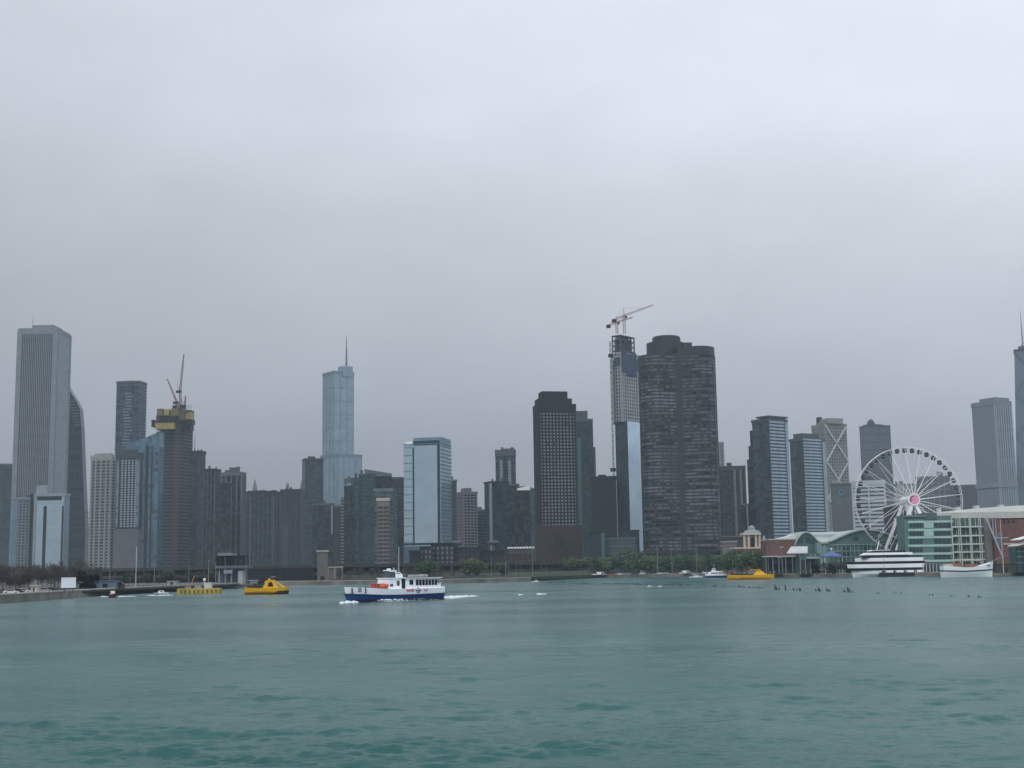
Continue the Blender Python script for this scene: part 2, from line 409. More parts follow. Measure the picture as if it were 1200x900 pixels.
def sub(poly, u0, u1, v0, v1):
    """part of a 4-corner footprint: u along the first edge, v along the second"""
    a, b_, c_, d_ = [Vector(p) for p in poly]; ex = b_ - a; ey = c_ - b_
    return [tuple(a + ex * u + ey * v) for u, v in ((u0, v0), (u1, v0), (u1, v1), (u0, v1))]
def cpt(poly): return (sum(p[0] for p in poly) / len(poly), sum(p[1] for p in poly) / len(poly))

def bands(root, poly, z0, z1, sp, th, proud, m, name='floor_band', cap=98):
    n = max(1, min(cap, int((z1 - z0) / sp))); sp = (z1 - z0) / n
    o = root.location; b = MB(); b.prism(offset(poly, proud), 0, th)
    me = b.mesh(name, m, (o.x, o.y, 0))
    for i in range(n): link(name, me, root, (0, 0, z0 + sp * i + (sp - th) - o.z))
def piers(root, poly, z0, z1, sp, w_, proud, m, edges=None, name='pier', ends=True):
    o = root.location
    for e in (edges if edges is not None else range(len(poly))):
        a = Vector(poly[e]); q = Vector(poly[(e + 1) % len(poly)]); l = (q - a).length
        if l < 1.5: continue
        d = (q - a) / l; nr = Vector((d.y, -d.x)); n = max(1, round(l / sp))
        rz = math.atan2(d.y, d.x); b = MB()
        b.box2(-w_ / 2, w_ / 2, -proud, .3, 0, z1 - z0)
        me = b.mesh(name, m); rot = Matrix.Rotation(rz, 4, 'Z'); me.transform(rot)
        for i in range(n + 1):
            if not ends and i in (0, n): continue
            u = min(max(i / n * l, w_ / 2), l - w_ / 2); p = a + d * u
            link(name, me, root, (p.x - o.x, p.y - o.y, z0 - o.z))
def windows(root, poly, z0, z1, spx, spz, ww, wh, m, edges=(0,), name='window', cap=100, frame=None):
    """separate window panes set proud of a solid wall; the nearest ones are parts of their own"""
    o = root.location; spots = []
    for e in edges:
        a = Vector(poly[e]); q = Vector(poly[(e + 1) % len(poly)]); l = (q - a).length; d = (q - a) / l
        n = max(1, int(l / spx)); k = max(1, int((z1 - z0) / spz)); nr = Vector((d.y, -d.x))
        for i in range(n):
            for j in range(k):
                p = a + d * ((i + .5) * l / n) + nr * .04
                spots.append((p.x, p.y, z0 + (j + .5) * (z1 - z0) / k, math.atan2(d.y, d.x)))
    spots.sort(key=lambda s_: s_[2])
    cache = {}
    for x, y, z, rz in spots[:cap]:
        key = round(rz, 4)
        if key not in cache:
            b = MB(); b.box2(-ww / 2, ww / 2, -.06, .3, -wh / 2, wh / 2); me = b.mesh(name, m); me.transform(Matrix.Rotation(rz, 4, 'Z')); cache[key] = me
        link(name, cache[key], root, (x - o.x, y - o.y, z - o.z))
    if len(spots) > cap:
        b = MB()
        for x, y, z, rz in spots[cap:]: b.box((x, y, z), (ww, .3, wh), rz)
        tag(b.build(name, m, root), kind='stuff')

def tower(label, xs, top, D, wall, band=None, pier=None, th=None, depth=None, name='high_rise', cat='skyscraper', roof=None, parapet=2.0,
          pent=None, base=None, basey=None, edges=None, group=None, z0=LZ, gb=None, pentm=None, win=None):
    poly = foot(xs, top, D, th, depth); c = cpt(poly)
    H = Zt(sum(xs[:2]) / 2 if len(xs) == 2 else xs[1], top, D)
    root = empty(name, (c[0], c[1], z0), label, cat, group)
    b = MB(); b.prism(poly, z0 - 1, H - parapet); b.build('wall', wall, root)
    zb = z0
    if base:
        zb = Zt(xs[0], base[0], D); q = MB(); q.prism(offset(poly, .7), z0 - .5, zb); q.build('podium', base[1], root)
    rm = roof or roofg
    q = MB(); q.prism(offset(poly, .65), H - parapet, H); q.build('roof_parapet', rm, root)
    ee = edges if edges is not None else ([0, 1] if len(xs) == 3 else [3, 0, 1])
    if band: bands(root, poly, zb, H - parapet, *band)
    if pier: piers(root, poly, zb, H - parapet + .05, *pier, edges=ee)
    if win: windows(root, poly, zb + 2, H - parapet - 1, *win, edges=ee)
    for k, (u0, u1, v0, v1, hh) in enumerate(pent or []):
        q = MB(); q.prism(sub(poly, u0, u1, v0, v1), H - .4 if k == 0 or True else H, H + hh); q.build('penthouse', pentm or rm, root)
    return root, poly, H
def roof_clutter(root, poly, H, n=4, m=None):
    for i in range(n):
        u, v = random.uniform(.15, .8), random.uniform(.15, .8); du = random.uniform(.06, .16)
        q = MB(); q.prism(sub(poly, u, u + du, v, v + du), H - .3, H + random.uniform(1.5, 4)); q.build('roof_unit', m or steel, root)
def antenna(root, x, y, z0, z1, r=.5, m=None):
    q = MB(); q.tube((x, y, z0), (x, y, (z0 + z1) / 2), r, r * .7); q.tube((x, y, (z0 + z1) / 2), (x, y, z1), r * .6, r * .2); q.build('antenna', m or steel, root)

g_dark = glass('dark_tinted_glass', (.030, .036, .044), (.11, .125, .14), .3, big=.12)
g_dark2 = glass('dark_tinted_glass_wide', (.035, .042, .052), (.095, .11, .125), .35, 4.5, 3.6, big=.12)
g_green = glass('green_glass', (.045, .085, .085), (.12, .20, .19), .45, 3.2, 3.5, metal=.1)
g_blue = glass('blue_glass', (.08, .14, .18), (.22, .34, .41), .5, 4.0, 3.6, rough=.2, metal=.25)
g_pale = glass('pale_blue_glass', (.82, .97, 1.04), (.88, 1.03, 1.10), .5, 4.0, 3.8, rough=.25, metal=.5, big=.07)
g_grey = glass('grey_glass', (.10, .12, .14), (.20, .23, .26), .4, 3.2, 3.6)
g_lt = glass('light_reflective_panes', (.16, .18, .20), (.60, .64, .68), .62, 3.0, 3.2, soft=.25)
m_dk = mat('charcoal_metal', (.045, .05, .058), .55, .2); m_gry = mat('grey_metal_panel', (.16, .17, .18), .55, .1)
m_sage = mat('sage_panel', (.19, .24, .23)); m_blu = mat('blue_grey_panel', (.14, .2, .26), .4, .3); m_wht = mat('off_white_concrete', (.5, .5, .49))
m_stone = mat('white_granite', (.38, .39, .40)); m_brn = mat('brown_concrete', (.10, .08, .072)); m_sky = mat('pale_blue_panel', (.34, .50, .60), .4, .2)

# --- far left
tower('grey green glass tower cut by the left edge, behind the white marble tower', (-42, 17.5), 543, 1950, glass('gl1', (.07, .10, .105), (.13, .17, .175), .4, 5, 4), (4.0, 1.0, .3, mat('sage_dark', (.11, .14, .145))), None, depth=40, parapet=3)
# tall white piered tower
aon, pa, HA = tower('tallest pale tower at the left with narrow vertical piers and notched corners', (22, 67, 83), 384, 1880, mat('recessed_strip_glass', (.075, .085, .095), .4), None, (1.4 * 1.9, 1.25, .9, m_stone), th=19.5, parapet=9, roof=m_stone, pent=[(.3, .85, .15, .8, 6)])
for k in (0, 1, 2):
    x, y = pa[k]; q = MB(); q.box((x + (cpt(pa)[0] - x) * .075, y + (cpt(pa)[1] - y) * .075, (HA - 2) / 2), (7.0, 7.0, HA - 2.4), math.atan2(pa[1][1] - pa[0][1], pa[1][0] - pa[0][0])); q.build('corner_column', m_stone, aon)
q = MB(); ap = sub(pa, -.01, 1.01, -.012, 1.01); r_ = Vector(pa[2]) - Vector(pa[1]); nr_ = Vector((r_.y, -r_.x)).normalized()
q.prism([tuple(Vector(pa[1]) + nr_ * .3), tuple(Vector(pa[2]) + nr_ * .3), tuple(Vector(pa[2]) + nr_ * 1.1), tuple(Vector(pa[1]) + nr_ * 1.1)][::-1], 6, HA - 9); q.build('right_face_sheet', mat('lighter_granite_tone', (.46, .49, .50)), aon)  # sheet that makes the right face a tone lighter than the front
pp = P(38, 384, 1900); antenna(aon, pp.x, pp.y, HA, Zt(38, 367, 1900), .7)
# slanted dark tower
D = 2010; poly = foot((72, 104.5, 108.5), 470, D, depth=45, th=14); c = cpt(poly)
sl = empty('high_rise', (c[0], c[1], LZ), 'dark tower with a slanted stepped top behind the right side of the tallest pale tower', 'skyscraper')
zt = lambda y: Zt(95, y, D)
segs = [(.0, .30, 441, 458), (.30, .50, 458, 468), (.50, .66, 468, 478), (.66, .74, 478, 500), (.74, .86, 500, 560), (.86, 1.0, 560, 620)]
wall_ = MB()
for u0, u1, ya, yb in segs:
    p4 = sub(poly, u0, u1, 0, 1); za, zb_ = zt(ya), zt(yb); wall_.prism(p4, 1, 0, tops=[za, zb_, zb_, za])
wall_.build('wall', g_dark2, sl)
bands(sl, sub(poly, 0, .98, 0, 1), 4, zt(600), 8, .8, .35, m_dk)
for i in range(9):
    y = 470 + i * 3.4; u1 = .50 + i * .026; u0 = .26 + i * .03
    q = MB(); q.prism(offset(sub(poly, u0, min(u1, .86), 0, .3), .5), zt(y + 1.4), zt(y)); q.build('slanted_skylight_band', mat('grey_band', (.2, .22, .24)), sl)

# --- row of nearer left towers
a1, p1, h1 = tower('pale low-rise slab with rows of small square windows, left of the light blue glass block', (14.5, 39), 583, 1500, mat('pale_grey_panel', (.33, .37, .39)), None, None, win=(3.6, 3.3, 1.7, 1.5, mat('dark_window', (.04, .05, .06), .25)), name='apartment_block', cat='apartment building', parapet=2, depth=26, edges=[0], roof=mat('blueish_white', (.45, .5, .52)))
q = MB(); q.prism(offset(sub(p1, .86, .99, -.05, .5), 0), 3, h1 + 4); q.build('dark_recess', m_dk, a1)
q = MB(); q.prism(sub(p1, 0, .3, -.03, .2), 3, h1 - 3); q.build('glass_bay', mat('light_blue_bay', (.35, .45, .52), .3, .3), a1)
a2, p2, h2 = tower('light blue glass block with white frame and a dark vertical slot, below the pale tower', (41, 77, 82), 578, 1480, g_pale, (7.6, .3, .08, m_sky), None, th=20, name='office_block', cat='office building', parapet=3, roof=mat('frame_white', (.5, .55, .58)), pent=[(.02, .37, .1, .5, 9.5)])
for nm, u0, u1, mm in (('glazed_slot', .30, .40, m_dk), ('white_frame', -.01, .06, m_wht), ('dark_slot', .90, .96, m_dk), ('white_frame', .96, 1.0, mat('pale_frame', (.32, .37, .42)))):
    q = MB(); q.prism(sub(p2, u0, u1, -.03 if nm != 'white_frame' else -.05, .03), 3, h2 - (14 if 'slot' in nm else 3.2)); q.build(nm, mm, a2)
q = MB(); q.prism(sub(p2, .08, .88, -.022, .03), h2 - 7.5, h2 - 3.3); q.build('louvre_band', m_dk, a2)
# beige tower
a3, p3, h3 = tower('slender cream apartment tower with a plain cream crown, right of the light blue block', (107, 131, 136), 533, 1350, g_green, (3.1, 1.25, .25, mat('sage_stone', (.42, .43, .39))), (6.2, 1.7, .5, mat('cream_pier', (.50, .50, .45))), th=30, parapet=5, roof=mat('cream_crown', (.55, .53, .44)), pent=[(.1, .9, .2, .8, 2)], name='apartment_tower')
# blue grey tall (x137-171)
a4, p4_, h4 = tower('tall blue grey glass tower with wavy pale balconies, behind the yellow topped construction tower', (137, 164, 172), 446, 1750, glass('gl4', (.055, .085, .105), (.14, .19, .22), .4, 5, 3.6, metal=.1), (4.2, .8, .9, mat('balcony_slate', (.10, .13, .15))), None, th=22, parapet=2.5, roof=m_gry)
roof_clutter(a4, p4_, h4, 5)
for i in range(26):
    z = Zt(150, 462 + i * 3.6, 1750); q = MB(); u = .36 + .05 * math.sin(i * .7); q.prism(sub(p4_, u, u + .30 + .05 * math.sin(i * 1.7), -.05, .05), z, z + 2.0); q.build('white_balcony', mat('pale_balcony', (.27, .33, .37)), a4)
# light dotted tower x137-168
a6, p6, h6 = tower('grey tower with rows of white window boxes above a blank grey base wall', (137, 164, 168), 530, 1330, glass('gl6', (.05, .06, .075), (.09, .12, .15), .4), (3.15, .9, .2, mat('slate_band', (.095, .10, .12))), None, th=25, base=(620, mat('blank_grey_panel', (.21, .21, .215))), parapet=6, roof=mat('slate_top', (.12, .13, .15)), pent=[(.2, .8, .1, .6, 3)], name='apartment_tower')
o = a6.location; spots = [(i, j) for i in range(5) for j in range(28)]
zA, zB = Zt(150, 618, 1330), h6 - 7
me_w = None
for n_, (i, j) in enumerate(sorted(spots, key=lambda s_: s_[1])):
    if n_ >= 100: break
    a_ = Vector(p6[0]); e_ = Vector(p6[1]) - a_; u = .26 + i * .148; p_ = a_ + e_ * u; z = zA + (j + .5) * (zB - zA) / 28
    if me_w is None:
        b = MB(); b.box2(-1.0, 1.0, -.5, .3, -.75, .75); me_w = b.mesh('window', mat('white_window_box', (.62, .64, .68), .4)); me_w.transform(Matrix.Rotation(math.atan2(e_.y, e_.x), 4, 'Z'))
    link('window', me_w, a6, (p_.x - o.x, p_.y - o.y, z - o.z))
b = MB()
for n_, (i, j) in enumerate(sorted(spots, key=lambda s_: s_[1])):
    if n_ < 100: continue
    a_ = Vector(p6[0]); e_ = Vector(p6[1]) - a_; p_ = a_ + e_ * (.26 + i * .148); b.box((p_.x, p_.y, zA + (j + .5) * (zB - zA) / 28), (2.0, .9, 1.5), math.atan2(e_.y, e_.x))
tag(b.build('window', MATS['white_window_box'], a6), kind='stuff')
q = MB(); q.prism(sub(p6, .26, .80, -.04, .1), h6 - 5.2, h6 - 1.2); q.build('sign_panel', mat('pale_panel', (.5, .55, .58)), a6)
for u in (.02, .90):
    q = MB(); q.prism(sub(p6, u, u + .1, -.03, .2), zA, h6 - 6.2); q.build('glazed_bay', glass('bay_blue', (.10, .15, .2), (.35, .42, .48), .5, 2, 3.2), a6)
# blue glass tower x145-195
D = 1480; poly = foot((146, 187, 192.5), 507, D, th=20); c = cpt(poly)
a5 = empty('glass_tower', (c[0], c[1], LZ), 'blue glass tower with a sloping roof line, left of the yellow topped construction tower', 'skyscraper')
b = MB(); zz = [Zt(146, 522, D), Zt(187, 506, D), Zt(192, 506, D), Zt(150, 522, D)]; b.prism(poly, 1, 0, tops=zz); b.build('wall', g_blue, a5)
piers(a5, poly, LZ, zz[0] - 2, 5.6, .5, .35, mat('steel_blue', (.14, .2, .27), .4, .4), edges=[0, 1], name='mullion')
for u0, u1, mm in ((.62, .70, m_dk), (.78, .82, m_dk), (.45, .5, mat('sky_glass_strip', (.3, .42, .52), .2, .4))):
    q = MB(); q.prism(sub(poly, u0, u1, -.02, .05), 3, zz[0] - 1); q.build('vertical_strip', mm, a5)
# construction tower with yellow formwork
D = 1620; a7, p7, h7 = tower('unfinished concrete tower topped by yellow formwork and luffing cranes', (190, 208, 226), 500, D, glass('gl7', (.05, .05, .055), (.07, .07, .07), .4, 3, 3.6), (4.2, 1.3, .5, mat('bare_slab', (.15, .14, .14))), None, th=35, parapet=1.5, roof=c_mid, name='tower_under_construction')
q = MB(); cc = Vector(p7[1]); q.box((cc.x - 1, cc.y + 2, (h7 + 6) / 2), (7.0, 8, h7 + 6), .3); q.build('concrete_core', mat('core_brown_concrete', (.12, .095, .085)), a7)
b = MB(); b.prism(foot((184, 205, 210), 505, 1640), LZ, Zt(195, 503.5, D)); b.build('side_wing', glass('gl7b', (.06, .065, .07), (.15, .15, .15), .4, 3, 3.6), a7)
def fwbox(x0, x1, y0, y1, mm=olive, dd=14, dD=-12, nm='formwork_screen'):
    a_, b_ = P(x0, y0, D + dD), P(x1, y0, D + dD); z0_, z1_ = P(x0, y1, D + dD).z, a_.z; q = MB(); q.box2(a_.x, b_.x, D + dD, D + dD + dd, z0_, z1_)
    x = a_.x + .8
    while x < b_.x: q.box((x, D + dD - .15, (z0_ + z1_) / 2), (.28, .5, z1_ - z0_ + .5)); x += 2.1     # soldiers of the shutter
    q.box(((a_.x + b_.x) / 2, D + dD - .5, z0_ - .2), (b_.x - a_.x + 1.2, 1.6, .3)); return q.build(nm, mm, a7)
ol2 = mat('faded_formwork', (.36, .27, .10), .8, var=.3, scale=.5)
fwbox(185, 224, 481, 504, c_dark, 16, 6, 'core_floor'); fwbox(182, 204, 495.5, 502.5, olive); fwbox(177.5, 181, 492, 500, m_dk, 14, -8); fwbox(184, 191, 479, 486.5, ol2); fwbox(192, 198, 479.5, 486.5, olive, 13, -11); fwbox(200.5, 209.5, 478.5, 487, ol2)
fwbox(183, 209, 487, 492.5, c_dark, 20, -4, 'core_floor'); fwbox(209.5, 215.5, 476.5, 492, mat('ochre_board', (.24, .18, .09)), 12, -10); fwbox(216, 224.5, 483, 491, olive, 12, -6); fwbox(218, 226, 491.5, 497, c_dark, 12, -2, 'core_floor')
fwbox(202, 208, 475, 478.5, m_dk, 8, -4, 'core_floor'); fwbox(207.5, 212, 473, 478, c_mid, 10, -6, 'core_floor')
for i_ in range(26):
    px_ = 183 + i_ * 1.65; a_ = P(px_, 495 if px_ < 207 else 478, D - 13); q = MB(); q.bar((a_.x, a_.y, a_.z - 1), (a_.x + random.uniform(-.3, .3), a_.y, a_.z + random.uniform(1.5, 5)), .3); q.build('rebar', m_dk, a7)
pb_ = foot((184, 205, 210), 505, 1640); bands(a7, pb_, LZ, Zt(195, 503.5, D), 4.2, 1.1, .5, mat('bare_slab', (.15, .14, .14)))
crane_m = mat('crane_rust_paint', (.50, .27, .24), .5); crane_w = mat('crane_pale_paint', (.55, .45, .40), .5)
def luffer(px0, y0, px1, y1, pt, yt, D, label, m_):
    a_, j0, tp = P(px0, y0, D), P(px1, y1, D), P(pt, yt, D)
    r = empty('luffing_crane', (a_.x, a_.y, a_.z), label, 'crane', 'cranes on the yellow topped tower')
    q = MB(); q.truss(a_, j0, 2.2, 8, .5); q.build('mast', m_, r)
    q = MB(); q.truss(j0, tp, 2.0, 16, .45, .9); q.build('boom', m_, r)
    q = MB(); q.box((j0.x - 1.5, j0.y, j0.z), (6.5, 3, 3)); q.build('machinery_deck', m_dk, r)
    q = MB(); q.bar(j0, j0 + Vector((-4, 0, 9)), .5); q.bar(j0 + Vector((-4, 0, 9)), j0.lerp(tp, .8), .18); q.build('a_frame', m_, r)
luffer(211.5, 475, 211, 459, 215.5, 415, 1612, 'tall luffing crane with its boom nearly upright above the yellow formwork', crane_m)
luffer(206.5, 476, 207.5, 472, 196, 444, 1618, 'shorter luffing crane leaning left above the yellow formwork', crane_m)
luffer(216, 482, 216.3, 476, 217.5, 464, 1610, 'stub of a small crane at the right corner of the yellow formwork', crane_m)
# dark group
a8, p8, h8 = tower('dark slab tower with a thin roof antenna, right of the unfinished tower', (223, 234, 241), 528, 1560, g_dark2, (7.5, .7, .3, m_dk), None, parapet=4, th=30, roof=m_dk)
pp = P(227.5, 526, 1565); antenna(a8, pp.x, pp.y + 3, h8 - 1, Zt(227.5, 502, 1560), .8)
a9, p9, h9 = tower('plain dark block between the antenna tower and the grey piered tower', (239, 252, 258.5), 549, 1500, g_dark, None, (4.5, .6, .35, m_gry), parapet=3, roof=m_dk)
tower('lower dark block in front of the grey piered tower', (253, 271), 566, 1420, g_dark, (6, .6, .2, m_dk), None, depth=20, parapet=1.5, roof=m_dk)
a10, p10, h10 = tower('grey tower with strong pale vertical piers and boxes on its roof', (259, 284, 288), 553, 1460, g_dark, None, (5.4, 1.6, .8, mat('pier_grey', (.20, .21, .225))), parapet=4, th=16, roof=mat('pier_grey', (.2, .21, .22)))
for u0, u1, hh in ((.15, .35, 3), (.35, .65, 6), (.7, .8, 7)):
    q = MB(); q.prism(sub(p10, u0, u1, .2, .6), h10 - .3, h10 + hh * .9); q.build('roof_unit', m_gry, a10)
# wide dark mass
a11, p11, h11 = tower('wide dark low block right of the grey piered tower', (288, 329), 576, 1700, g_dark2, (7, .6, .3, m_dk), (5.5, .6, .4, m_gry), depth=40, parapet=2, roof=m_dk, pent=[(.05, .9, .2, .8, 1.5)])
a12, p12, h12 = tower('brown grey block with a chimney box, in the middle of the wide dark mass', (329, 353, 357), 573, 1690, glass('gl12', (.05, .055, .065), (.09, .10, .11), .4, 3, 3.6), None, (6, .8, .4, mat('taupe_pier', (.085, .09, .098))), th=15, parapet=3, roof=m_dk)
q = MB(); q.prism(sub(p12, .1, .42, -.12, .1), LZ, Zt(340, 615, 1690)); q.build('front_wing', mat('taupe_wing', (.10, .105, .11)), a12)
def cupola(px, yt, y0, wpx, D, label, dome=False):
    a_ = P(px, y0, D); r = empty('cupola_tower', (a_.x, a_.y, LZ), label, 'tower'); w_ = wpx * M(D)
    q = MB(); q.box((a_.x, a_.y, a_.z / 2), (w_, w_, a_.z)); q.build('shaft', c_mid, r)
    H = P(px, yt, D).z - a_.z
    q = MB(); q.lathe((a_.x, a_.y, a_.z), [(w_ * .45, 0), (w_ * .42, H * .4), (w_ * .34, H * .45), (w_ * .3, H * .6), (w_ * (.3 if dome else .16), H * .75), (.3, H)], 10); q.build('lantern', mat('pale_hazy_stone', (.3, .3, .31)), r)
cupola(298.5, 561, 577, 6, 2350, 'distant stepped lantern tower peeking over the wide dark block')
cupola(337, 565, 578, 6.5, 2450, 'distant round domed tower behind the wide dark block', True)
cupola(353, 562, 578, 4, 2300, 'narrow pale turret just left of the dark flat topped tower')
# dark tower x355-378
a13, p13, h13 = tower('dark flat topped tower directly left of the spired glass tower', (354.5, 357.5, 379), 537, 1900, g_dark2, (7.8, .7, .3, m_dk), None, th=80, parapet=4, roof=m_dk, pent=[(.2, .6, .35, .6, 3.5)])
# spired glass tower
D = 2300; c_tr = glass('silver_blue_glass', (.44, .56, .62), (.52, .66, .72), .5, 9, 4.2, rough=.2, metal=.45, big=.10)
def seg(xs, top, dD=0, th=None, y0=None): return foot(xs, top, D + dD, th)
r = empty('spired_glass_tower', tuple(P(398, 668, D)[:2]) + (LZ,), 'tall pale blue glass tower with setbacks and a needle spire', 'skyscraper')
for nm, xs, top, dD, z0_ in (('upper_shaft', (378.5, 391, 414.5), 437, 0, LZ), ('crown', (396, 402, 413.5), 428.5, 8, None), ('middle_shaft', (376, 396, 424), 534, -14, LZ), ('lower_shaft', (374, 398, 428), 589, -24, LZ)):
    pl = foot(xs, top, D + dD); zt_ = Zt(xs[1], top, D + dD); b = MB(); b.prism(pl, 2 if z0_ else Zt(400, 440, D), zt_); b.build(nm, c_tr, r)
    if z0_:
        bands(r, pl, 4 if nm == 'upper_shaft' else 4, zt_ - 1, 22, 1.3, .4, mat('silver_fin', (.42, .54, .60), .4, .4))
        piers(r, pl, 4, zt_, 14, .9, .6, MATS['silver_fin'], edges=[0, 1], name='fin')
        q = MB(); q.prism(offset(pl, .8), zt_ - .5, zt_ + 4 if nm != 'crown' else zt_); q.build('setback_parapet', mat('silver_parapet', (.30, .38, .44), .5, .2), r)
pp = P(406, 428, D + 25); q = MB(); q.tube((pp.x, pp.y, pp.z - 3), (pp.x, pp.y, Zt(406, 412, D + 25)), 2.0, 1.3); q.tube((pp.x, pp.y, Zt(406, 412, D + 25)), (pp.x, pp.y, Zt(406, 392, D + 25)), 1.2, .25); q.build('spire', mat('spire_metal', (.25, .27, .3), .4, .4), r)
# in front of it
a14, p14, h14 = tower('dark office slab with one bright vertical strip, below the spired tower', (366.5, 391.5), 590, 1550, g_dark, None, (7, .5, .3, m_dk), depth=25, parapet=2, roof=m_gry)
q = MB(); q.prism(sub(p14, .86, .94, -.03, .05), Zt(389, 626, 1550), h14 - 3); q.build('bright_strip', mat('pale_strip', (.40, .45, .5), .3), a14)  # strip in a plain pale colour
tower('taupe apartment block tucked left of the green stepped tower', (392, 401), 592, 1430, mat('taupe_wall', (.12, .115, .115)), (3.2, .5, .2, m_brn), (3, .4, .3, m_brn), depth=20, parapet=2, name='apartment_block', cat='apartment building')
tower('very thin pale balconied slab at the left foot of the green stepped tower', (400, 405), 583, 1400, g_dark, (3.2, 1.2, .4, c_mid), None, depth=14, parapet=1.5, name='apartment_block', cat='apartment building')
# green stepped tower
D = 1330; r = empty('stepped_glass_tower', tuple(P(430, 660, D)[:2]) + (LZ,), 'dark green glass tower with stepped shoulders and a sloping cap', 'skyscraper')
for k, (xs, top, dD, mm) in enumerate((((403.5, 412), 569, 0, g_dark), ((411.5, 421), 560, 6, g_green), ((420.5, 440), 555.5, 10, glass('teal_glass', (.05, .085, .095), (.10, .16, .17), .5)), ((438, 459), 556, 16, g_dark))):
    pl = foot(xs, top, D + dD, depth=30); zt_ = Zt(xs[0], top, D + dD); b = MB(); b.prism(pl, 2, zt_); b.build('shaft', mm, r)
    bands(r, pl, 3, zt_, 3.6, .7, .3, mat('green_spandrel', (.085, .115, .12)))
pl = foot((427, 459), 552, D + 14, depth=26); zl, zr = Zt(427, 548.5, D), Zt(459, 553.5, D); q = MB(); q.prism(pl, Zt(440, 557, D), 0, tops=[zl, zr, zr, zl]); q.build('sloping_cap', m_sage, r)
for x in (405, 409, 417, 424):
    q = MB(); a_ = P(x, 565 - (x - 403) * .5, D + 10); q.box((a_.x, a_.y, a_.z), (2.5, 4, 6)); q.build('roof_unit', m_gry, r)
D = 1240; a15, p15, h15 = tower('beige stone tower set into a green glass frame, right of the green stepped tower', (438.5, 460, 465), 572, D, g_green, (3.5, .8, .25, m_sage), None, th=15, parapet=3, roof=mat('sage_frame', (.22, .29, .27)))
q = MB(); q.prism(sub(p15, .17, .86, -.12, .3), LZ, Zt(450, 585, D)); st = q.build('stone_front', mat('taupe_beige_stone', (.30, .265, .24)), a15)
po = sub(p15, .17, .86, -.12, .3); zt_ = Zt(450, 590, D)
for i, u in enumerate((.12, .27, .42, .60, .75, .9)):
    for j in range(16):
        z = LZ + 6 + (zt_ - LZ - 8) * (j + .5) / 16; a_ = Vector(po[0]).lerp(Vector(po[1]), u)
        q = MB(); q.box((a_.x, a_.y, z), (1.35, .5, 2.1), math.atan2(po[1][1] - po[0][1], po[1][0] - po[0][0])); q.build('window', mat('dark_window', (.04, .05, .06), .25), a15)
q = MB(); q.prism(offset(po, .5), Zt(450, 587, D), Zt(450, 583.5, D)); q.build('cornice', c_beige, a15)
tower('dark gridded block behind the beige stone tower, touching the big blue glass block', (458, 473), 559, 1420, g_dark, (3.4, .9, .3, mat('grid_grey', (.11, .13, .14))), (3.4, .5, .3, MATS['grid_grey']), depth=26, parapet=2, roof=m_gry)
# big pale blue block
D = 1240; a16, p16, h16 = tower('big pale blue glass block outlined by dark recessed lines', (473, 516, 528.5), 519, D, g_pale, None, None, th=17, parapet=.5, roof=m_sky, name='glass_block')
zq = lambda y: Zt(500, y, D)
q = MB(); q.prism(sub(p16, .25, 1.0, .05, .98), h16 - 1, zq(512)); q.build('top_frame', m_sky, a16)
for u0, u1, ya, yb in ((.245, .285, 524, 640), (.915, .985, 517, 640), (.27, .96, 516, 521), (0, 1.0, 636, 638.5)):
    q = MB(); q.prism(sub(p16, u0, u1, -.012, .04), zq(yb) if yb < 640 else zq(yb - 1), zq(ya)); q.build('dark_reveal', mat('navy_reveal', (.045, .075, .11), .4), a16)
bands(a16, sub(p16, .985, 1.0, .02, 1.0), zq(636), h16 - 2, 3.5, .8, .55, mat('aqua_band', (.30, .45, .52)))
bands(a16, sub(p16, .0, .27, -.01, .2), LZ + 3, h16 - 3, 7, .35, .1, m_sky)
q = MB(); q.prism(sub(p16, .0, 1.0, -.03, .5), LZ, zq(640)); q.build('podium', mat('aqua_podium', (.17, .26, .31), .3, .3), a16)
q = MB(); q.prism(sub(p16, .06, .24, .02, .3), h16 - 1, h16 + 2.5); q.build('roof_canopy', white, a16)
# right of it
tower('thin taupe tower just right of the big pale blue block', (525, 535), 562, 1500, mat('taupe_tower', (.10, .095, .10)), (3.6, .5, .2, m_brn), None, depth=20, parapet=2, pent=[(.1, .6, .2, .7, 4)])
a17, p17, h17 = tower('grey apartment tower with a dense grid of white balconies', (535.5, 543, 559), 576, 1420, g_dark, (3.1, 1.0, .4, mat('balcony_white', (.33, .33, .34))), (3.6, .75, .5, MATS['balcony_white']), th=68, parapet=2, pent=[(.2, .8, .2, .7, 4)], name='apartment_tower')
tower('small dark block between the white balcony tower and the dark glass pair', (558, 568), 597, 1460, g_dark, (3.3, .8, .2, m_gry), None, depth=18, parapet=1.5, pent=[(.1, .7, .2, .8, 3)])
a18, p18, h18 = tower('dark glass slab with one white vertical stripe', (567.5, 574, 596), 564, 1330, glass('gl18', (.04, .055, .068), (.09, .13, .15), .35, 3, 3.4), (3.5, .5, .25, mat('slate', (.06, .075, .085))), None, th=70, parapet=1.5, roof=m_dk)
q = MB(); q.prism(sub(p18, .97, 1.03, -.04, .10), 3, h18 - 2); q.build('white_stripe', mat('stripe_white', (.45, .5, .53)), a18)
a19, p19, h19 = tower('grey tower with rounded pale columns and a flat crown behind the dark glass slab', (580.5, 604), 527, 1600, g_dark, (3.9, .5, .3, m_gry), None, depth=28, parapet=7, roof=mat('crown_grey', (.15, .165, .18)), pent=[(.4, .95, .2, .7, 2)])
for u in (.25, .32, .66, .73):
    a_ = Vector(p19[0]).lerp(Vector(p19[1]), u); q = MB(); q.tube((a_.x, a_.y - .6, 3), (a_.x, a_.y - .6, h19 - 13), 1.1, n=8); q.build('round_column', mat('pale_column', (.36, .42, .46)), a19)
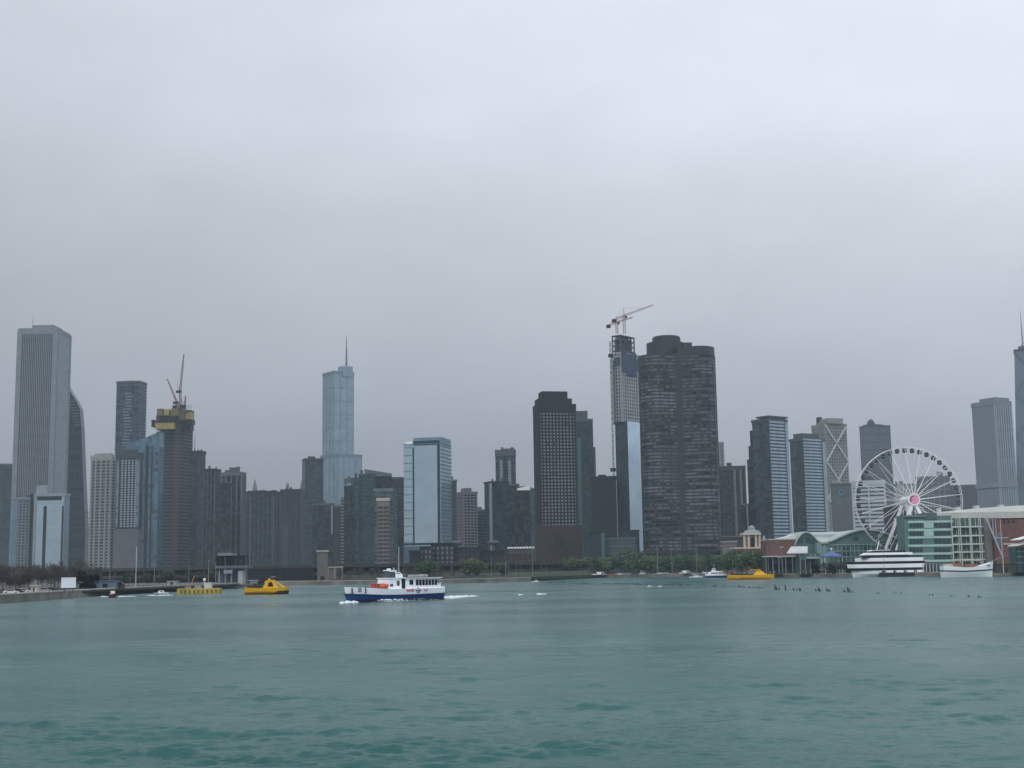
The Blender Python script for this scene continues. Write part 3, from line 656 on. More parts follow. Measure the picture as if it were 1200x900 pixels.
for x0, x1, top, D, lb, pm in ((596, 608, 567, 1400, 'dark slim glass tower with a pale edge, left of the white capped one', None), (606, 621, 570, 1360, 'dark glass tower with a white angled cap', 1), (618, 626, 572, 1480, 'narrow grey green tower squeezed against the brown gridded tower', None)):
    a_, p_, h_ = tower(lb, (x0, x1), top, D, g_dark if x0 != 618 else g_green, (7, .4, .2, m_dk), None, depth=22, parapet=2, roof=m_gry)
    if pm:
        q = MB(); q.prism(sub(p_, 0, 1, -.05, .1), h_ - 4, 0, tops=[h_ - 2, h_ + .6, h_ + .6, h_ - 2]); q.build('white_cap', white, a_)
# brown gridded tower
D = 1200; a20, p20, h20 = tower('brown gridded tower with light window dots and a stepped flat crown', (625, 631, 674), 473, D, glass('gl20', (.06, .07, .08), (.58, .60, .62), .66, 3.25, 3.05, soft=.12), (3.05, 1.45, .35, mat('brown_spandrel', (.05, .045, .048))), (3.25, 1.45, .6, mat('brown_mullion', (.05, .045, .048))), th=78, parapet=7, base=(616, c_brown), roof=mat('brown_crown', (.05, .048, .052)))  # sky reflected in the windows is painted as pale panes
for u0, u1, v0, v1, y in ((.1, .9, .02, .93, 466), (.15, .85, .12, .82, 457.5)):
    q = MB(); q.prism(sub(p20, u0, u1, v0, v1), h20 - 1, Zt(648, y, D)); q.build('crown_step', MATS['brown_crown'], a20)
q = MB(); e0 = Vector(p20[1]); e1 = Vector(p20[2]); pl = [tuple(e0.lerp(e1, -.15) + Vector((0, -9))), tuple(e0.lerp(e1, 1.1) + Vector((0, -9))), tuple(e0.lerp(e1, 1.1) + Vector((0, 30))), tuple(e0.lerp(e1, -.15) + Vector((0, 30)))]
q.prism(pl, LZ, Zt(648, 616, D)); pod = q.build('brick_podium', mat('dark_brick', (.095, .06, .052), var=.15), a20)
for i in range(4):
    a_ = P(650.5 + i * 3.2, 634, D - 10); q = MB(); q.box((a_.x, pl[0][1] - .02, a_.z), (1.1, .4, 11)); q.build('slot_window', mat('dark_window', (.04, .05, .06), .25), a20)
# green edged tower behind
D = 1400; a21, p21, h21 = tower('slate tower with a green glass edge behind the brown gridded tower', (673, 694), 491, D, g_grey if False else glass('gl21', (.06, .08, .09), (.11, .14, .15), .4), None, (4.2, .6, .5, mat('slate_fin', (.09, .11, .12))), depth=26, parapet=3, roof=m_gry, pent=[(.0, .75, .1, .8, 9)])
q = MB(); q.prism(sub(p21, .12, .34, -.06, .1), 3, Zt(678, 513, D)); q.build('green_bay', mat('green_bay_glass', (.13, .25, .24), .3, .3), a21)
q = MB(); q.prism(sub(p21, .9, 1.14, .0, .7), 3, Zt(692, 524, D)); q.build('side_step', m_gry, a21)
tower('broad dark windowless block left of the tower with the two roof cranes', (692, 722), 558, 1330, mat('charcoal_wall', (.045, .05, .058)), (8, .4, .2, m_dk), None, depth=34, parapet=2, roof=m_dk, pent=[(.3, .6, .2, .6, 2)])

for a_, p_, h_, n_ in ((a8, p8, h8, 3), (a9, p9, h9, 3), (a11, p11, h11, 6), (a12, p12, h12, 4), (a13, p13, h13, 3), (a14, p14, h14, 3), (a17, p17, h17, 3), (a18, p18, h18, 3), (a19, p19, h19, 3), (a1, p1, h1, 3), (a3, p3, h3, 2)): roof_clutter(a_, p_, h_, n_, m_gry)
for a_, p_, h_, us in ((a8, p8, h8, (.9,)), (a9, p9, h9, (.97,)), (a11, p11, h11, (.12, .78)), (a13, p13, h13, (.1,))):
    for u in us:
        q = MB(); q.prism(sub(p_, u, u + .03, -.03, .05), 3, h_ - 6); q.build('highlight_strip', mat('highlight_grey', (.2, .22, .24)), a_)  # pale strips added as painted highlights on the dark blocks
# --- tower under construction with two hammerhead cranes
D = 1350; mw = mat('raw_concrete_frame', (.72, .70, .67), var=.15)
low = foot((721, 735, 752.8), 494, D, th=32); c = cpt(low)
ct = empty('tower_under_construction', (c[0], c[1], LZ), 'half clad concrete tower with blue sheeting and two rooftop cranes beside the dark curved tower', 'skyscraper')
zl = Zt(735, 494, D)
b = MB(); b.prism(low, 2, zl); b.build('shaft', glass('shaded_face_glass', (.07, .095, .12), (.12, .15, .18), .4, 3, 3.6, metal=.1), ct)  # shade of the left face is put into this darker glass colour
q = MB(); e0, e1 = Vector(low[1]), Vector(low[2]); d_ = (e1 - e0).normalized(); n_ = Vector((d_.y, -d_.x))
q.prism([tuple(e0 + n_ * .35), tuple(e1 + n_ * .35), tuple(e1 + n_ * .05), tuple(e0 + n_ * .05)], LZ, zl + .6); q.build('reflective_glazing', glass('bright_face_glass', (1.15, 1.36, 1.44), (1.3, 1.5, 1.6), .5, 5, 7, metal=.45, big=.10), ct)  # bright sheen of the right face is put into the glass colour
pl = offset(low, .3); bands(ct, low, LZ, zl, 3.6 * 2, .3, .12, mat('slate_joint', (.09, .11, .13)))
up = foot((717.5, 728, 749), 440, D + 2, th=35)
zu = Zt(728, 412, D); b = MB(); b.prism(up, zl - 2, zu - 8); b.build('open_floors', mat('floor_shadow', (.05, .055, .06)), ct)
bands(ct, up, zl, zu, 3.6, 1.3, .9, mw, 'floor_slab')
piers(ct, up, zl, zu, 3.9, 1.35, 1.1, mw, edges=[0, 1], name='column')
bz0, bz1 = Zt(735, 437, D), Zt(735, 414, D)
q = MB(); a_, e_ = Vector(up[1]), Vector(up[2]) - Vector(up[1]); dd = e_.normalized(); nn_ = Vector((dd.y, -dd.x))
for k, (u0, u1, z0_, z1_) in enumerate(((-.02, .22, bz0 + 1, bz1 + 4), (.235, .50, bz0 - 2, bz1 + 1), (.515, .80, bz0 - 1, bz1 + 3), (.815, 1.03, bz0 + 5, bz1 - 3))):
    q = MB(); s_, t2 = a_ + e_ * u0 + nn_ * 1.6, a_ + e_ * u1 + nn_ * 1.6; q.prism([tuple(s_), tuple(t2), tuple(t2 - nn_ * .3), tuple(s_ - nn_ * .3)], z0_, z1_); q.build('blue_sheeting', mat('blue_sheeting', (.06, .11, .19), .5, var=.35), ct)
e_ = Vector(up[1]) - Vector(up[0]); dd = e_.normalized(); nn_ = Vector((dd.y, -dd.x)); s_, t2 = Vector(up[0]) + e_ * .3 + nn_ * 1.6, Vector(up[0]) + e_ + nn_ * 1.6
q = MB(); q.prism([tuple(s_), tuple(t2), tuple(t2 - nn_ * .3), tuple(s_ - nn_ * .3)], bz0 + 8, bz1 - 4); q.build('blue_sheeting', mat('blue_sheeting2', (.10, .15, .20), .5, var=.3), ct)
tp = foot((717.5, 727, 743), 400, D + 6, th=35); zt0, zt1 = zu - 2, Zt(728, 391, D)
b = MB(); b.prism(scalepoly(tp, .8), zt0 - 4, zt1 - 3); b.build('core', mat('core_grey', (.17, .18, .19)), ct)
bands(ct, tp, zt0, zt1, 4.4, .9, .6, mat('weathered_slab', (.19, .2, .215)), 'floor_slab'); piers(ct, tp, zt0 - 3, zt1 - .2, 6, 1.1, .8, mat('weathered_column', (.16, .17, .18)), edges=[0, 1], name='column')
# hoist running up the left side
h0, h1_ = P(720.5, 560, D - 6), P(714.3, 400, D - 6)
hz = empty('construction_hoist', (h0.x, h0.y, LZ), 'tall thin builders hoist mast standing left of the half clad tower', 'hoist')
q = MB(); q.truss((h0.x - 1, h0.y, LZ), (h0.x - 1, h0.y, h1_.z), 1.3, 40, .35); q.build('mast', m_dk, hz)
q = MB(); q.truss((h0.x + 2.2, h0.y, LZ), (h0.x + 2.2, h0.y, Zt(716, 430, D)), .8, 30, .3); q.build('guide_rail', m_dk, hz)
q = MB(); q.box((h0.x - 1, h0.y, Zt(715, 418, D)), (5, 3, 3.4)); q.build('upper_cage', m_dk, hz)
q = MB(); q.box((h0.x - 1.5, h0.y, Zt(719, 551, D)), (5.5, 3, 3.6)); q.build('lower_cage', m_dk, hz)
def hammer(px, ybase, yjib, xl, yl, xr, yr, D, label, ytop):
    a_ = P(px, ybase, D); j = P(px, yjib, D)
    r = empty('tower_crane', (a_.x, a_.y, a_.z), label, 'crane', 'cranes on the half clad tower')
    m_ = mat('crane_cream_paint', (.80, .46, .40), .5)
    q = MB(); q.truss(a_, (a_.x, a_.y, j.z), 2.2, 8, .45); q.build('mast', m_, r)
    q = MB(); q.truss((a_.x, a_.y, j.z), P(xr, yr, D + 14), 1.9, 16, .42, .9); q.build('jib', m_, r)
    l_ = P(xl, yl, D - 6); q = MB(); q.truss((a_.x, a_.y, j.z), l_, 1.9, 5, .42); q.build('counter_jib', m_, r)
    q = MB(); q.box((l_.x, l_.y, l_.z - 1), (4.4, 2.4, 3.2)); q.build('counterweight', m_dk, r)
    q = MB(); t_ = P(px, ytop, D); q.bar((a_.x, a_.y, j.z), (a_.x, a_.y, t_.z), 1.0, None, .4); q.bar((a_.x, a_.y, t_.z), P(xl, yl, D - 6), .2); q.bar((a_.x, a_.y, t_.z), Vector(P(px, yjib, D)).lerp(P(xr, yr, D + 14), .7), .2); q.build('apex_frame', m_, r)
    q = MB(); q.box((a_.x + 2, a_.y - 1, j.z - 1.5), (2, 2, 2.2)); q.build('cab', m_dk, r)
hammer(731.8, 391, 370, 719.5, 375, 765, 357.5, D - 2, 'larger hammerhead crane with a long jib rising right over the half clad tower', 361)
hammer(723, 391, 377.5, 713, 381.5, 741, 372, D + 12, 'smaller hammerhead crane at the left edge of the half clad tower roof', 371)

# --- the dark three-lobed curved tower
D = 1205; cL = P(790.5, 405, D)
def lobe(r0=0, r1=0, n=96, a0=0, a1=2 * math.pi, cx=cL.x, cy_=cL.y, close=True):
    res = []
    for i in range(n if close else n + 1):
        f_ = a0 + (a1 - a0) * i / n; k = math.cos(3 * (f_ - math.pi / 2))
        k = math.copysign(abs(k) ** .62, k)
        r = r0 + r1 * k; res.append((cx + r * math.cos(f_), cy_ + r * math.sin(f_)))
    return res
lp = empty('curved_tower', (cL.x, cL.y, LZ), 'massive dark bronze glass tower with curved three lobed walls', 'skyscraper')
g_lp = glass('bronze_glass', (.020, .024, .028), (.34, .35, .36), .38, 3.0, 3.03, rough=.22, soft=.14, run=(.09, 3.7), wv=.25, big=.5)
pl = lobe(29.6, 8.0); zb = Zt(797, 413.5, D - 30); b = MB(); b.prism(pl, 1, zb); b.build('wall', g_lp, lp)
bands(lp, pl, LZ + 8, zb, 3.03, 1.5, .35, bronze)
# slim bronze mullions on the camera side
me_m = None; o = lp.location
for i in range(48, 94, 3):
    p_ = pl[i]; q_ = pl[(i + 1) % 96]; an = math.atan2(q_[1] - p_[1], q_[0] - p_[0]); b = MB(); b.box2(-.18, .18, -.55, .2, 8, zb - 2); me_ = b.mesh('mullion', bronze); me_.transform(Matrix.Rotation(an, 4, 'Z')); link('mullion', me_, lp, (p_[0] - o.x, p_[1] - o.y, -o.z))
# plain dark bronze panel covering the recess between the lobes
q = MB(); an = -math.pi / 2; rr_ = 22.0; q.prism([(cL.x + rr_ * math.cos(an + s_ * .15), cL.y + rr_ * math.sin(an + s_ * .15)) for s_ in (-1, -.5, 0, .5, 1)] + [(cL.x + 8, cL.y - 12), (cL.x - 8, cL.y - 12)], 2, zb + 1); q.build('recess_panel', bronze, lp)
wing = [p for p in lobe(29.6, 8.0, a0=-math.pi / 2 - .05, a1=math.pi / 6 + .4, close=False)] + [(cL.x, cL.y + 6)]
q = MB(); q.prism(wing, zb - 1, Zt(820, 406.5, D - 20)); w_ = q.build('upper_wing', bronze, lp)
q = MB(); q.lathe((cL.x - 9, cL.y, 0), [(17, zb - 3), (17, Zt(790, 402.5, D))], 40); q.build('setback_storey', bronze, lp)
q = MB(); q.lathe((cL.x - 7.5, cL.y, 0), [(13, zb - 3), (13, Zt(785, 396.5, D)), (12, Zt(785, 395, D)), (9, Zt(785, 394.5, D))], 40); q.build('penthouse_drum', bronze, lp)
q = MB(); q.box((cL.x + 11, cL.y - 2, Zt(810, 406, D)), (8, 12, 5)); q.build('plant_room', bronze, lp)
tower('low dark glass entrance block at the foot of the massive curved tower', (757, 848), 645, 1120, g_dark, (3.5, .7, .3, m_brn), (5, .7, .5, m_brn), depth=30, parapet=1.5, name='low_block', cat='building', roof=m_brn)

# --- low green glass buildings at its left
tower('low teal glass building in front of the half clad tower', (709, 745), 630, 1180, mat('teal_wall', (.11, .16, .155)), (6, .8, .2, m_sage), None, depth=22, parapet=1, name='low_block', cat='building', roof=m_sage)
tower('dark box with small sign light behind the low teal building', (729, 749), 621, 1230, mat('dark_teal_wall', (.06, .085, .095)), (9, .5, .2, m_dk), None, depth=18, parapet=1, name='low_block', cat='building', roof=m_dk)
a_, p_, h_ = tower('dark blue low block with a bright green corner strip, left of the low teal building', (692, 709), 624, 1170, mat('navy_wall', (.06, .07, .09)), (9, .5, .2, m_dk), None, depth=22, parapet=1, name='low_block', cat='building', roof=m_dk)
q = MB(); q.prism(sub(p_, .72, .98, -.04, .1), 2, h_ - .5); q.build('green_strip', mat('green_bay_glass', (.13, .25, .24), .3, .3), a_)

# --- towers right of the curved one
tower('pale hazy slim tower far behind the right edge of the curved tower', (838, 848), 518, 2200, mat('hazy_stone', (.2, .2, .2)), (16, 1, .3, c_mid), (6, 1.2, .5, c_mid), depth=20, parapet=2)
a_, p_, h_ = tower('brown tower with two pale piers, right of the curved tower', (842, 873), 546, 1450, g_dark, (3.3, .9, .3, m_brn), (4.2, .9, .4, m_brn), depth=28, parapet=4, roof=mat('umber_crown', (.12, .11, .105)), pent=[(.3, .5, .2, .6, 4)])
for u in (.55, .78):
    q = MB(); q.prism(sub(p_, u, u + .09, -.05, .1), 2, h_ - 4); q.build('pale_pier', mat('pale_taupe', (.26, .245, .23)), a_)
a_, p_, h_ = tower('dark thin tower with a white vertical edge, left of the flat canopied banded tower', (868, 880), 590, 1380, g_dark, (6, .6, .2, m_brn), None, depth=18, parapet=1.5)
q = MB(); q.prism(sub(p_, .55, .68, -.05, .1), 2, h_ - 2); q.build('white_edge', mat('stripe_white', (.45, .5, .53)), a_)
tower('brown infill block directly behind the brick tower house', (846, 872), 628, 1100, m_brn, (3.3, 1, .3, mat('umber', (.14, .12, .11))), (3.2, .8, .3, MATS['umber']), depth=18, parapet=1, name='low_block', cat='building')
m_pb = mat('pale_blue_spandrel', (.66, .77, .84), .4, .1)
def banded(label, xs, top, D, th, canopy, steps):
    a_, p_, h_ = tower(label, xs, top, D, glass('slate_side', (.085, .098, .11), (.15, .17, .19), .35, 3, 3.5), (3.3 * 3.4, .35, .12, m_gry), None, th=th, parapet=3, roof=m_gry)
    e0, e1 = Vector(p_[1]), Vector(p_[2]); d_ = (e1 - e0).normalized(); n_ = Vector((d_.y, -d_.x))
    def strip(u0, u1, o0, o1, z0_, z1_, nm, mm):
        s_, t2 = e0.lerp(e1, u0), e0.lerp(e1, u1); q = MB(); q.prism([tuple(s_ + n_ * o1), tuple(t2 + n_ * o1), tuple(t2 + n_ * o0), tuple(s_ + n_ * o0)], z0_, z1_); return q.build(nm, mm, a_)
    strip(.02, .78, -.3, .6, LZ, h_ - 3.2, 'window_wall', glass('blue_slate_glass', (.10, .14, .17), (.20, .26, .30), .45, 3, 3.4, metal=.15))
    n = int((h_ - LZ) / 3.35)
    me_ = None; o = a_.location
    for i in range(min(n, 95)):
        if me_ is None:
            s_, t2 = e0.lerp(e1, .0), e0.lerp(e1, .80); q = MB(); q.prism([tuple(s_ + n_ * 1.3), tuple(t2 + n_ * 1.3), tuple(t2 + n_ * .5), tuple(s_ + n_ * .5)], 0, 1.75); me_ = q.mesh('balcony_band', m_pb, (o.x, o.y, 0))
        link('balcony_band', me_, a_, (0, 0, LZ + 1 + i * 3.35 - o.z))
    strip(.80, .86, -.3, .3, LZ, h_ - 3.1, 'shadow_joint', m_dk); strip(.86, 1.0, -.3, 1.0, LZ, h_ - 3.1, 'corner_glazing', mat('ice_corner', (.56, .66, .74), .3, .2))
    for u0, u1, y in steps:
        s = p_; q = MB(); q.prism(sub(p_, u0, u1, .0, 1.0), 2, Zt(xs[1], y, D)); q.build('side_step', g_dark, a_)
    if canopy:
        q = MB(); q.prism(sub(p_, .28, 1.03, -.03, 1.03), Zt(xs[1], top - 1.2, D), Zt(xs[1], top - 3.2, D)); q.build('canopy_roof', m_gry, a_)
        q = MB(); q.prism(sub(p_, .4, .95, .05, .95), h_ - .2, Zt(xs[1], top - 1.3, D)); q.build('penthouse', g_dark, a_)
    return a_, p_, h_
B1 = banded('tower with pale blue floor bands on its right face and a flat canopy roof', (881, 900.5, 922), 490, 1300, 42, True, [(-.16, .02, 502), (-.28, -.14, 520), (-.40, -.26, 536)])
B2 = banded('shorter pale blue banded tower, between the canopy roofed one and the cross braced one', (925, 940.5, 966), 513, 1420, 42, False, [])
q = MB(); q.prism(sub(B2[1], .3, 1.0, .0, .75), B2[2] - .5, Zt(945, 507.5, 1420)); q.build('penthouse', m_gry, B2[0])
# beige cross braced tower
D = 1700; xb, px_, hx = tower('beige concrete tower with white diagonal cross braces on its facade', (951, 966, 991.5), 496, D, glass('warm_grid_glass', (.09, .095, .10), (.16, .165, .165), .4, 3, 3.4), (3.9, 1.5, .3, mat('beige_grid', (.46, .44, .39))), (3.6, 1.5, .5, mat('beige_grid', (.46, .44, .39))), th=58, parapet=4, roof=MATS['beige_grid'])
q = MB(); q.prism(sub(px_, .2, 1.1, .1, .8), hx - .5, Zt(975, 490, D)); q.build('penthouse', MATS['beige_grid'], xb)
q = MB(); a_ = P(962, 488, D); q.box((a_.x + 2, a_.y + 20, a_.z - 2), (6, 6, 6)); q.build('plant_box', m_dk, xb)
e0, e1 = Vector(px_[1]), Vector(px_[2]); d_ = (e1 - e0).normalized(); n_ = Vector((d_.y, -d_.x)); mb = mat('brace_white', (.9, .88, .82))
for y0 in (498, 541, 584, 627):
    za, zc = Zt(970, y0, D), max(Zt(970, y0 + 43, D), 3)
    for s_, t2 in ((e0, e1), (e1, e0)):
        q = MB(); q.bar((s_.x + n_.x * 1.0, s_.y + n_.y * 1.0, za), (t2.x + n_.x * 1.0, t2.y + n_.y * 1.0, zc), 1.9); q.build('diagonal_brace', mb, xb)
# blank grey wall with blue roundel
D = 1215; bk, pk, hk = tower('blank grey green wall building with a round blue mark near its top', (973, 1003), 566, D, mat('grey_green_wall', (.21, .235, .215)), None, None, depth=24, parapet=1.5, roof=mat('grey_green_cap', (.24, .26, .25)), name='blank_block', cat='building', base=(646, c_mid))
q = MB(); a_ = Vector(pk[0]).lerp(Vector(pk[1]), .42); zc = Zt(985, 577, D); s_ = (Vector(pk[1]) - Vector(pk[0])).normalized()
def disc(cx, cy_, cz, r, d, th_, nrm, n=28, hole=0):
    nr_ = Vector((nrm[0], nrm[1], 0)).normalized(); tt = Vector((-nr_.y, nr_.x, 0)); q = MB(); c_ = Vector((cx, cy_, cz))
    ring_ = lambda rr, oo: [c_ + nr_ * oo + tt * rr * math.cos(2 * math.pi * i / n) + Vector((0, 0, 1)) * rr * math.sin(2 * math.pi * i / n) for i in range(n)]
    if hole:
        A, B_, C_, D2 = ring_(r, 0), ring_(r, th_), ring_(hole, th_), ring_(hole, 0); q.loft([A, B_, C_, D2, A], cap=False)
    else: q.loft([ring_(r, 0), ring_(r, th_)])
    return q
nrm = (s_.y, -s_.x)
disc(a_.x, a_.y, zc, 4.3, 0, .35, nrm).build('round_mark', mat('faded_blue', (.13, .21, .28)), bk)
disc(a_.x, a_.y, zc, 3.0, 0, .6, nrm, hole=2.0).build('round_mark_ring', mat('faded_pale', (.28, .34, .36)), bk)
q = MB(); q.prism(sub(pk, .05, .3, .0, .5), hk - .3, hk + 3); q.build('roof_unit', c_mid, bk)
# white banded
tower('white slab building with dark window rows seen through the left of the big wheel', (998, 1036.5), 563, 1140, glass('gl_wh', (.10, .115, .13), (.24, .26, .28), .45, 2.6, 3.2), (3.25, 1.85, .4, mat('band_white', (.80, .83, .85))), (12, 1.2, .6, mat('band_white', (.80, .83, .85))), depth=26, parapet=4, roof=MATS['band_white'], pent=[(.3, .9, .2, .7, 4)], pentm=m_gry)
tower('brown grey block behind the lower right of the big wheel hub', (1035, 1070), 592, 1010, mat('mauve_brown', (.12, .10, .10)), (4, 1, .3, mat('mauve_band', (.15, .13, .13))), None, depth=24, parapet=1.5, name='low_block', cat='building', roof=m_gry)
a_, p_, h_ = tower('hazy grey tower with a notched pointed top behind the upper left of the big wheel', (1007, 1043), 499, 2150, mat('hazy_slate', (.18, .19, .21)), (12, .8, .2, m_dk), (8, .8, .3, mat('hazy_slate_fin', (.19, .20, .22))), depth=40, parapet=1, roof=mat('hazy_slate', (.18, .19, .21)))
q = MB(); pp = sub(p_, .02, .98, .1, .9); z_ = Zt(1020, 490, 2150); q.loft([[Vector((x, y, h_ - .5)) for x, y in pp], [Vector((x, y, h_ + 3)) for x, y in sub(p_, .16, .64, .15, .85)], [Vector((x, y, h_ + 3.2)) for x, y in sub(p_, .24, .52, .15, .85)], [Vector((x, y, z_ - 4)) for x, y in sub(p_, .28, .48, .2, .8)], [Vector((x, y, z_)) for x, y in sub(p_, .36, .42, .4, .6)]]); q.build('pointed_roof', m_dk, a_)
tower('far hazy block seen between the wheel spokes, with a box on its roof', (1073, 1113), 558, 2300, m_gry, (10, 1, .3, c_mid), (9, 1, .3, c_mid), depth=30, parapet=2, pent=[(.62, .8, .2, .6, 8)])
tower('far hazy block with a lower top, just right of the wheel hub', (1043, 1074), 567, 2400, c_mid, (12, 1, .3, m_gry), None, depth=30, parapet=2, pent=[(.2, .5, .2, .6, 5)])
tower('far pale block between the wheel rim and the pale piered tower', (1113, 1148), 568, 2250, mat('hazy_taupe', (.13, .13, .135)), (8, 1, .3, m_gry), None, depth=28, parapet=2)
tower('short far block low behind the wheel, left of its hub', (1053, 1082), 578, 1900, m_gry, (6, 1.6, .3, c_mid), None, depth=24, parapet=2)
# pale piered tower
D = 2000; wt, pw, hw = tower('pale grey tower with vertical piers and a bright band low down, near the right edge', (1138, 1163.5, 1184.5), 469, D, mat('pale_granite_left', (.33, .36, .39), var=.05), (5.2, .5, .15, mat('granite_joint', (.27, .29, .32))), None, th=42, parapet=7, roof=mat('pale_granite_cap', (.33, .35, .37)), pent=[(.3, 1.0, .1, .9, 5)])
piers(wt, pw, LZ, hw - 7, 5.0, 2.4, 1.1, mat('pale_pier2', (.50, .54, .57)), edges=[1])
q = MB(); e0, e1 = Vector(pw[1]), Vector(pw[2]); d_ = (e1 - e0).normalized(); n_ = Vector((d_.y, -d_.x)); q.prism([tuple(e0 + n_ * .4), tuple(e1 + n_ * .4), tuple(e1 - n_ * .2), tuple(e0 - n_ * .2)], 3, hw - 7.5); q.build('window_wall', glass('gl_wt', (.13, .15, .17), (.2, .23, .25), .4, 3, 3.7), wt)
q = MB(); q.prism(offset(pw, 1.5), Zt(1163, 571, D), Zt(1163, 566, D)); q.build('sky_lobby_band', mat('band_pale2', (.36, .39, .41)), wt)
# tapering black tower with antennas at the edge, haze painted into its colour
D = 2130; L0, L1 = P(1192, 590, D), P(1188.5, 411, D); wB = 78; zT = L1.z; xb0 = G(1193.5, D).x; tl = (xb0 - L1.x) if False else 0
hk_ = empty('tapering_tower', (xb0 + wB / 2, D + 25, LZ), 'tapering haze-paled tower with an antenna, cut off by the right edge', 'skyscraper')
s_ = Vector((xb0, D)).normalized(); t_ = Vector((s_.y, -s_.x)); A_ = Vector((xb0, D)); C_ = Vector((L1.x, D)) + s_ * 4
lo = [tuple(A_), tuple(A_ + t_ * 72), tuple(A_ + t_ * 72 + s_ * 50), tuple(A_ + s_ * 50)]; hi = [tuple(C_), tuple(C_ + t_ * 46), tuple(C_ + t_ * 46 + s_ * 34), tuple(C_ + s_ * 34)]; xT = C_.x
q = MB(); q.loft([[Vector((x, y, 1)) for x, y in lo], [Vector((x, y, zT)) for x, y in hi]]); q.build('wall', mat('hazed_curtain_wall', (.22, .27, .33), .5), hk_)
for i in range(5):
    f0, f1 = i / 5, (i + 1) / 5; A0 = Vector((*lo[0], 1)).lerp(Vector((*hi[0], zT)), f0); A1 = Vector((*lo[0], 1)).lerp(Vector((*hi[0], zT)), f1); B0 = Vector((*lo[1], 1)).lerp(Vector((*hi[1], zT)), f0); B1_ = Vector((*lo[1], 1)).lerp(Vector((*hi[1], zT)), f1)
    of = Vector((0, -1.2, 0)); q = MB(); q.bar(A0 + of, B1_ + of, 1.8); q.build('diagonal_brace', MATS['hazed_curtain_wall'], hk_); q = MB(); q.bar(B0 + of, A1 + of, 1.8); q.build('diagonal_brace', MATS['hazed_curtain_wall'], hk_)
q = MB(); q.prism([(x, y) for x, y in offset(hi, 1)], zT - .5, zT + 2.5); q.build('roof_parapet', m_dk, hk_)
q = MB(); q.prism(scalepoly(hi, .72), zT + 2, zT + 8); q.build('penthouse', m_gry, hk_)
for px in (1198.5, 1212):
    p_ = P(px, 405, D + 20); antenna(hk_, p_.x, p_.y, zT + 7, Zt(1198, 364, D + 20), 1.3, mat('antenna_pale', (.32, .33, .35)))
q = MB(); p_ = P(1197, 409, D + 20); q.bar((p_.x - 4, p_.y, zT + 7), (p_.x + 4, p_.y, zT + 15), 1.2); q.build('roof_gear', m_dk, hk_)
# ------------------------------------------------------------------ middle ground: viaduct, low blocks
m_via = mat('viaduct_concrete', (.135, .12, .11), .9, var=.3, scale=.08); m_viad = mat('viaduct_shadow_steel', (.055, .052, .052), .8)
def viaduct(x0, x1, D0, D1, label):
    A, B_ = G(x0, D0), G(x1, D1); r = empty('viaduct', (A.x, A.y, LZ), label, 'viaduct')
    d_ = Vector((B_.x - A.x, B_.y - A.y)).normalized(); n_ = Vector((d_.y, -d_.x)); l = math.hypot(B_.x - A.x, B_.y - A.y)
    def slab(o0, o1, z0, z1, nm, mm):
        q = MB(); a_, b_ = Vector((A.x, A.y)), Vector((B_.x, B_.y)); q.prism([tuple(a_ + n_ * o1), tuple(b_ + n_ * o1), tuple(b_ + n_ * o0), tuple(a_ + n_ * o0)], z0, z1); q.build(nm, mm, r)
    slab(-13, 0, 10.2, 11.2, 'upper_deck', m_via); slab(-.4, .1, 11.2, 12.0, 'parapet', m_via); slab(-13, 0, 5.2, 6.2, 'lower_deck', m_via); slab(-.4, .1, 6.2, 7.0, 'parapet', m_via); slab(-12.5, -11, LZ, 10.1, 'back_wall', m_viad)
    n = int(l / 11); o = r.location; q = MB(); q.box2(-.6, .6, -.6, .6, LZ, 10.2); me = q.mesh('column', m_via, (0, 0, 0))
    for i in range(min(n + 1, 98)):
        p_ = Vector((A.x, A.y)) + d_ * (l * i / n) - n_ * 1.2; link('column', me, r, (p_.x - o.x, p_.y - o.y, -o.z))
viaduct(100, 292, 900, 860, 'concrete viaduct behind the moored yellow barge and the left harbour')
viaduct(294, 486, 850, 850, 'two level viaduct behind the water bus')
viaduct(488, 705, 860, 1010, 'two level viaduct running right from the green bushes to the brown gridded tower')
tower('dark long shed under the wide dark towers, left of the beige square tower', (290, 367), 665, 800, m_dk, None, (4, .35, .3, mat('shed_post', (.10, .10, .105))), depth=18, parapet=.8, name='waterfront_shed', cat='shed', roof=mat('shed_roof', (.09, .09, .095)))
bh, pb, hb = tower('plain beige square tower rising over the viaduct left of the water bus', (372, 384), 645, 790, mat('beige_render', (.27, .25, .22)), None, None, depth=6, parapet=.8, name='bridge_tower', cat='tower', roof=c_beige)
q = MB(); q.prism(sub(pb, .3, .7, -.03, .1), LZ, LZ + 3); q.build('door', m_dk, bh)
tower('low beige annex beside the plain beige square tower', (384, 401), 664, 792, mat('beige_render', (.3, .28, .245)), None, (4, .5, .3, c_beige), depth=8, parapet=.6, name='low_annex', cat='building', roof=c_beige)
dw = mat('dark_window', (.04, .05, .06), .25); pw_ = mat('pale_window', (.30, .33, .35), .3)
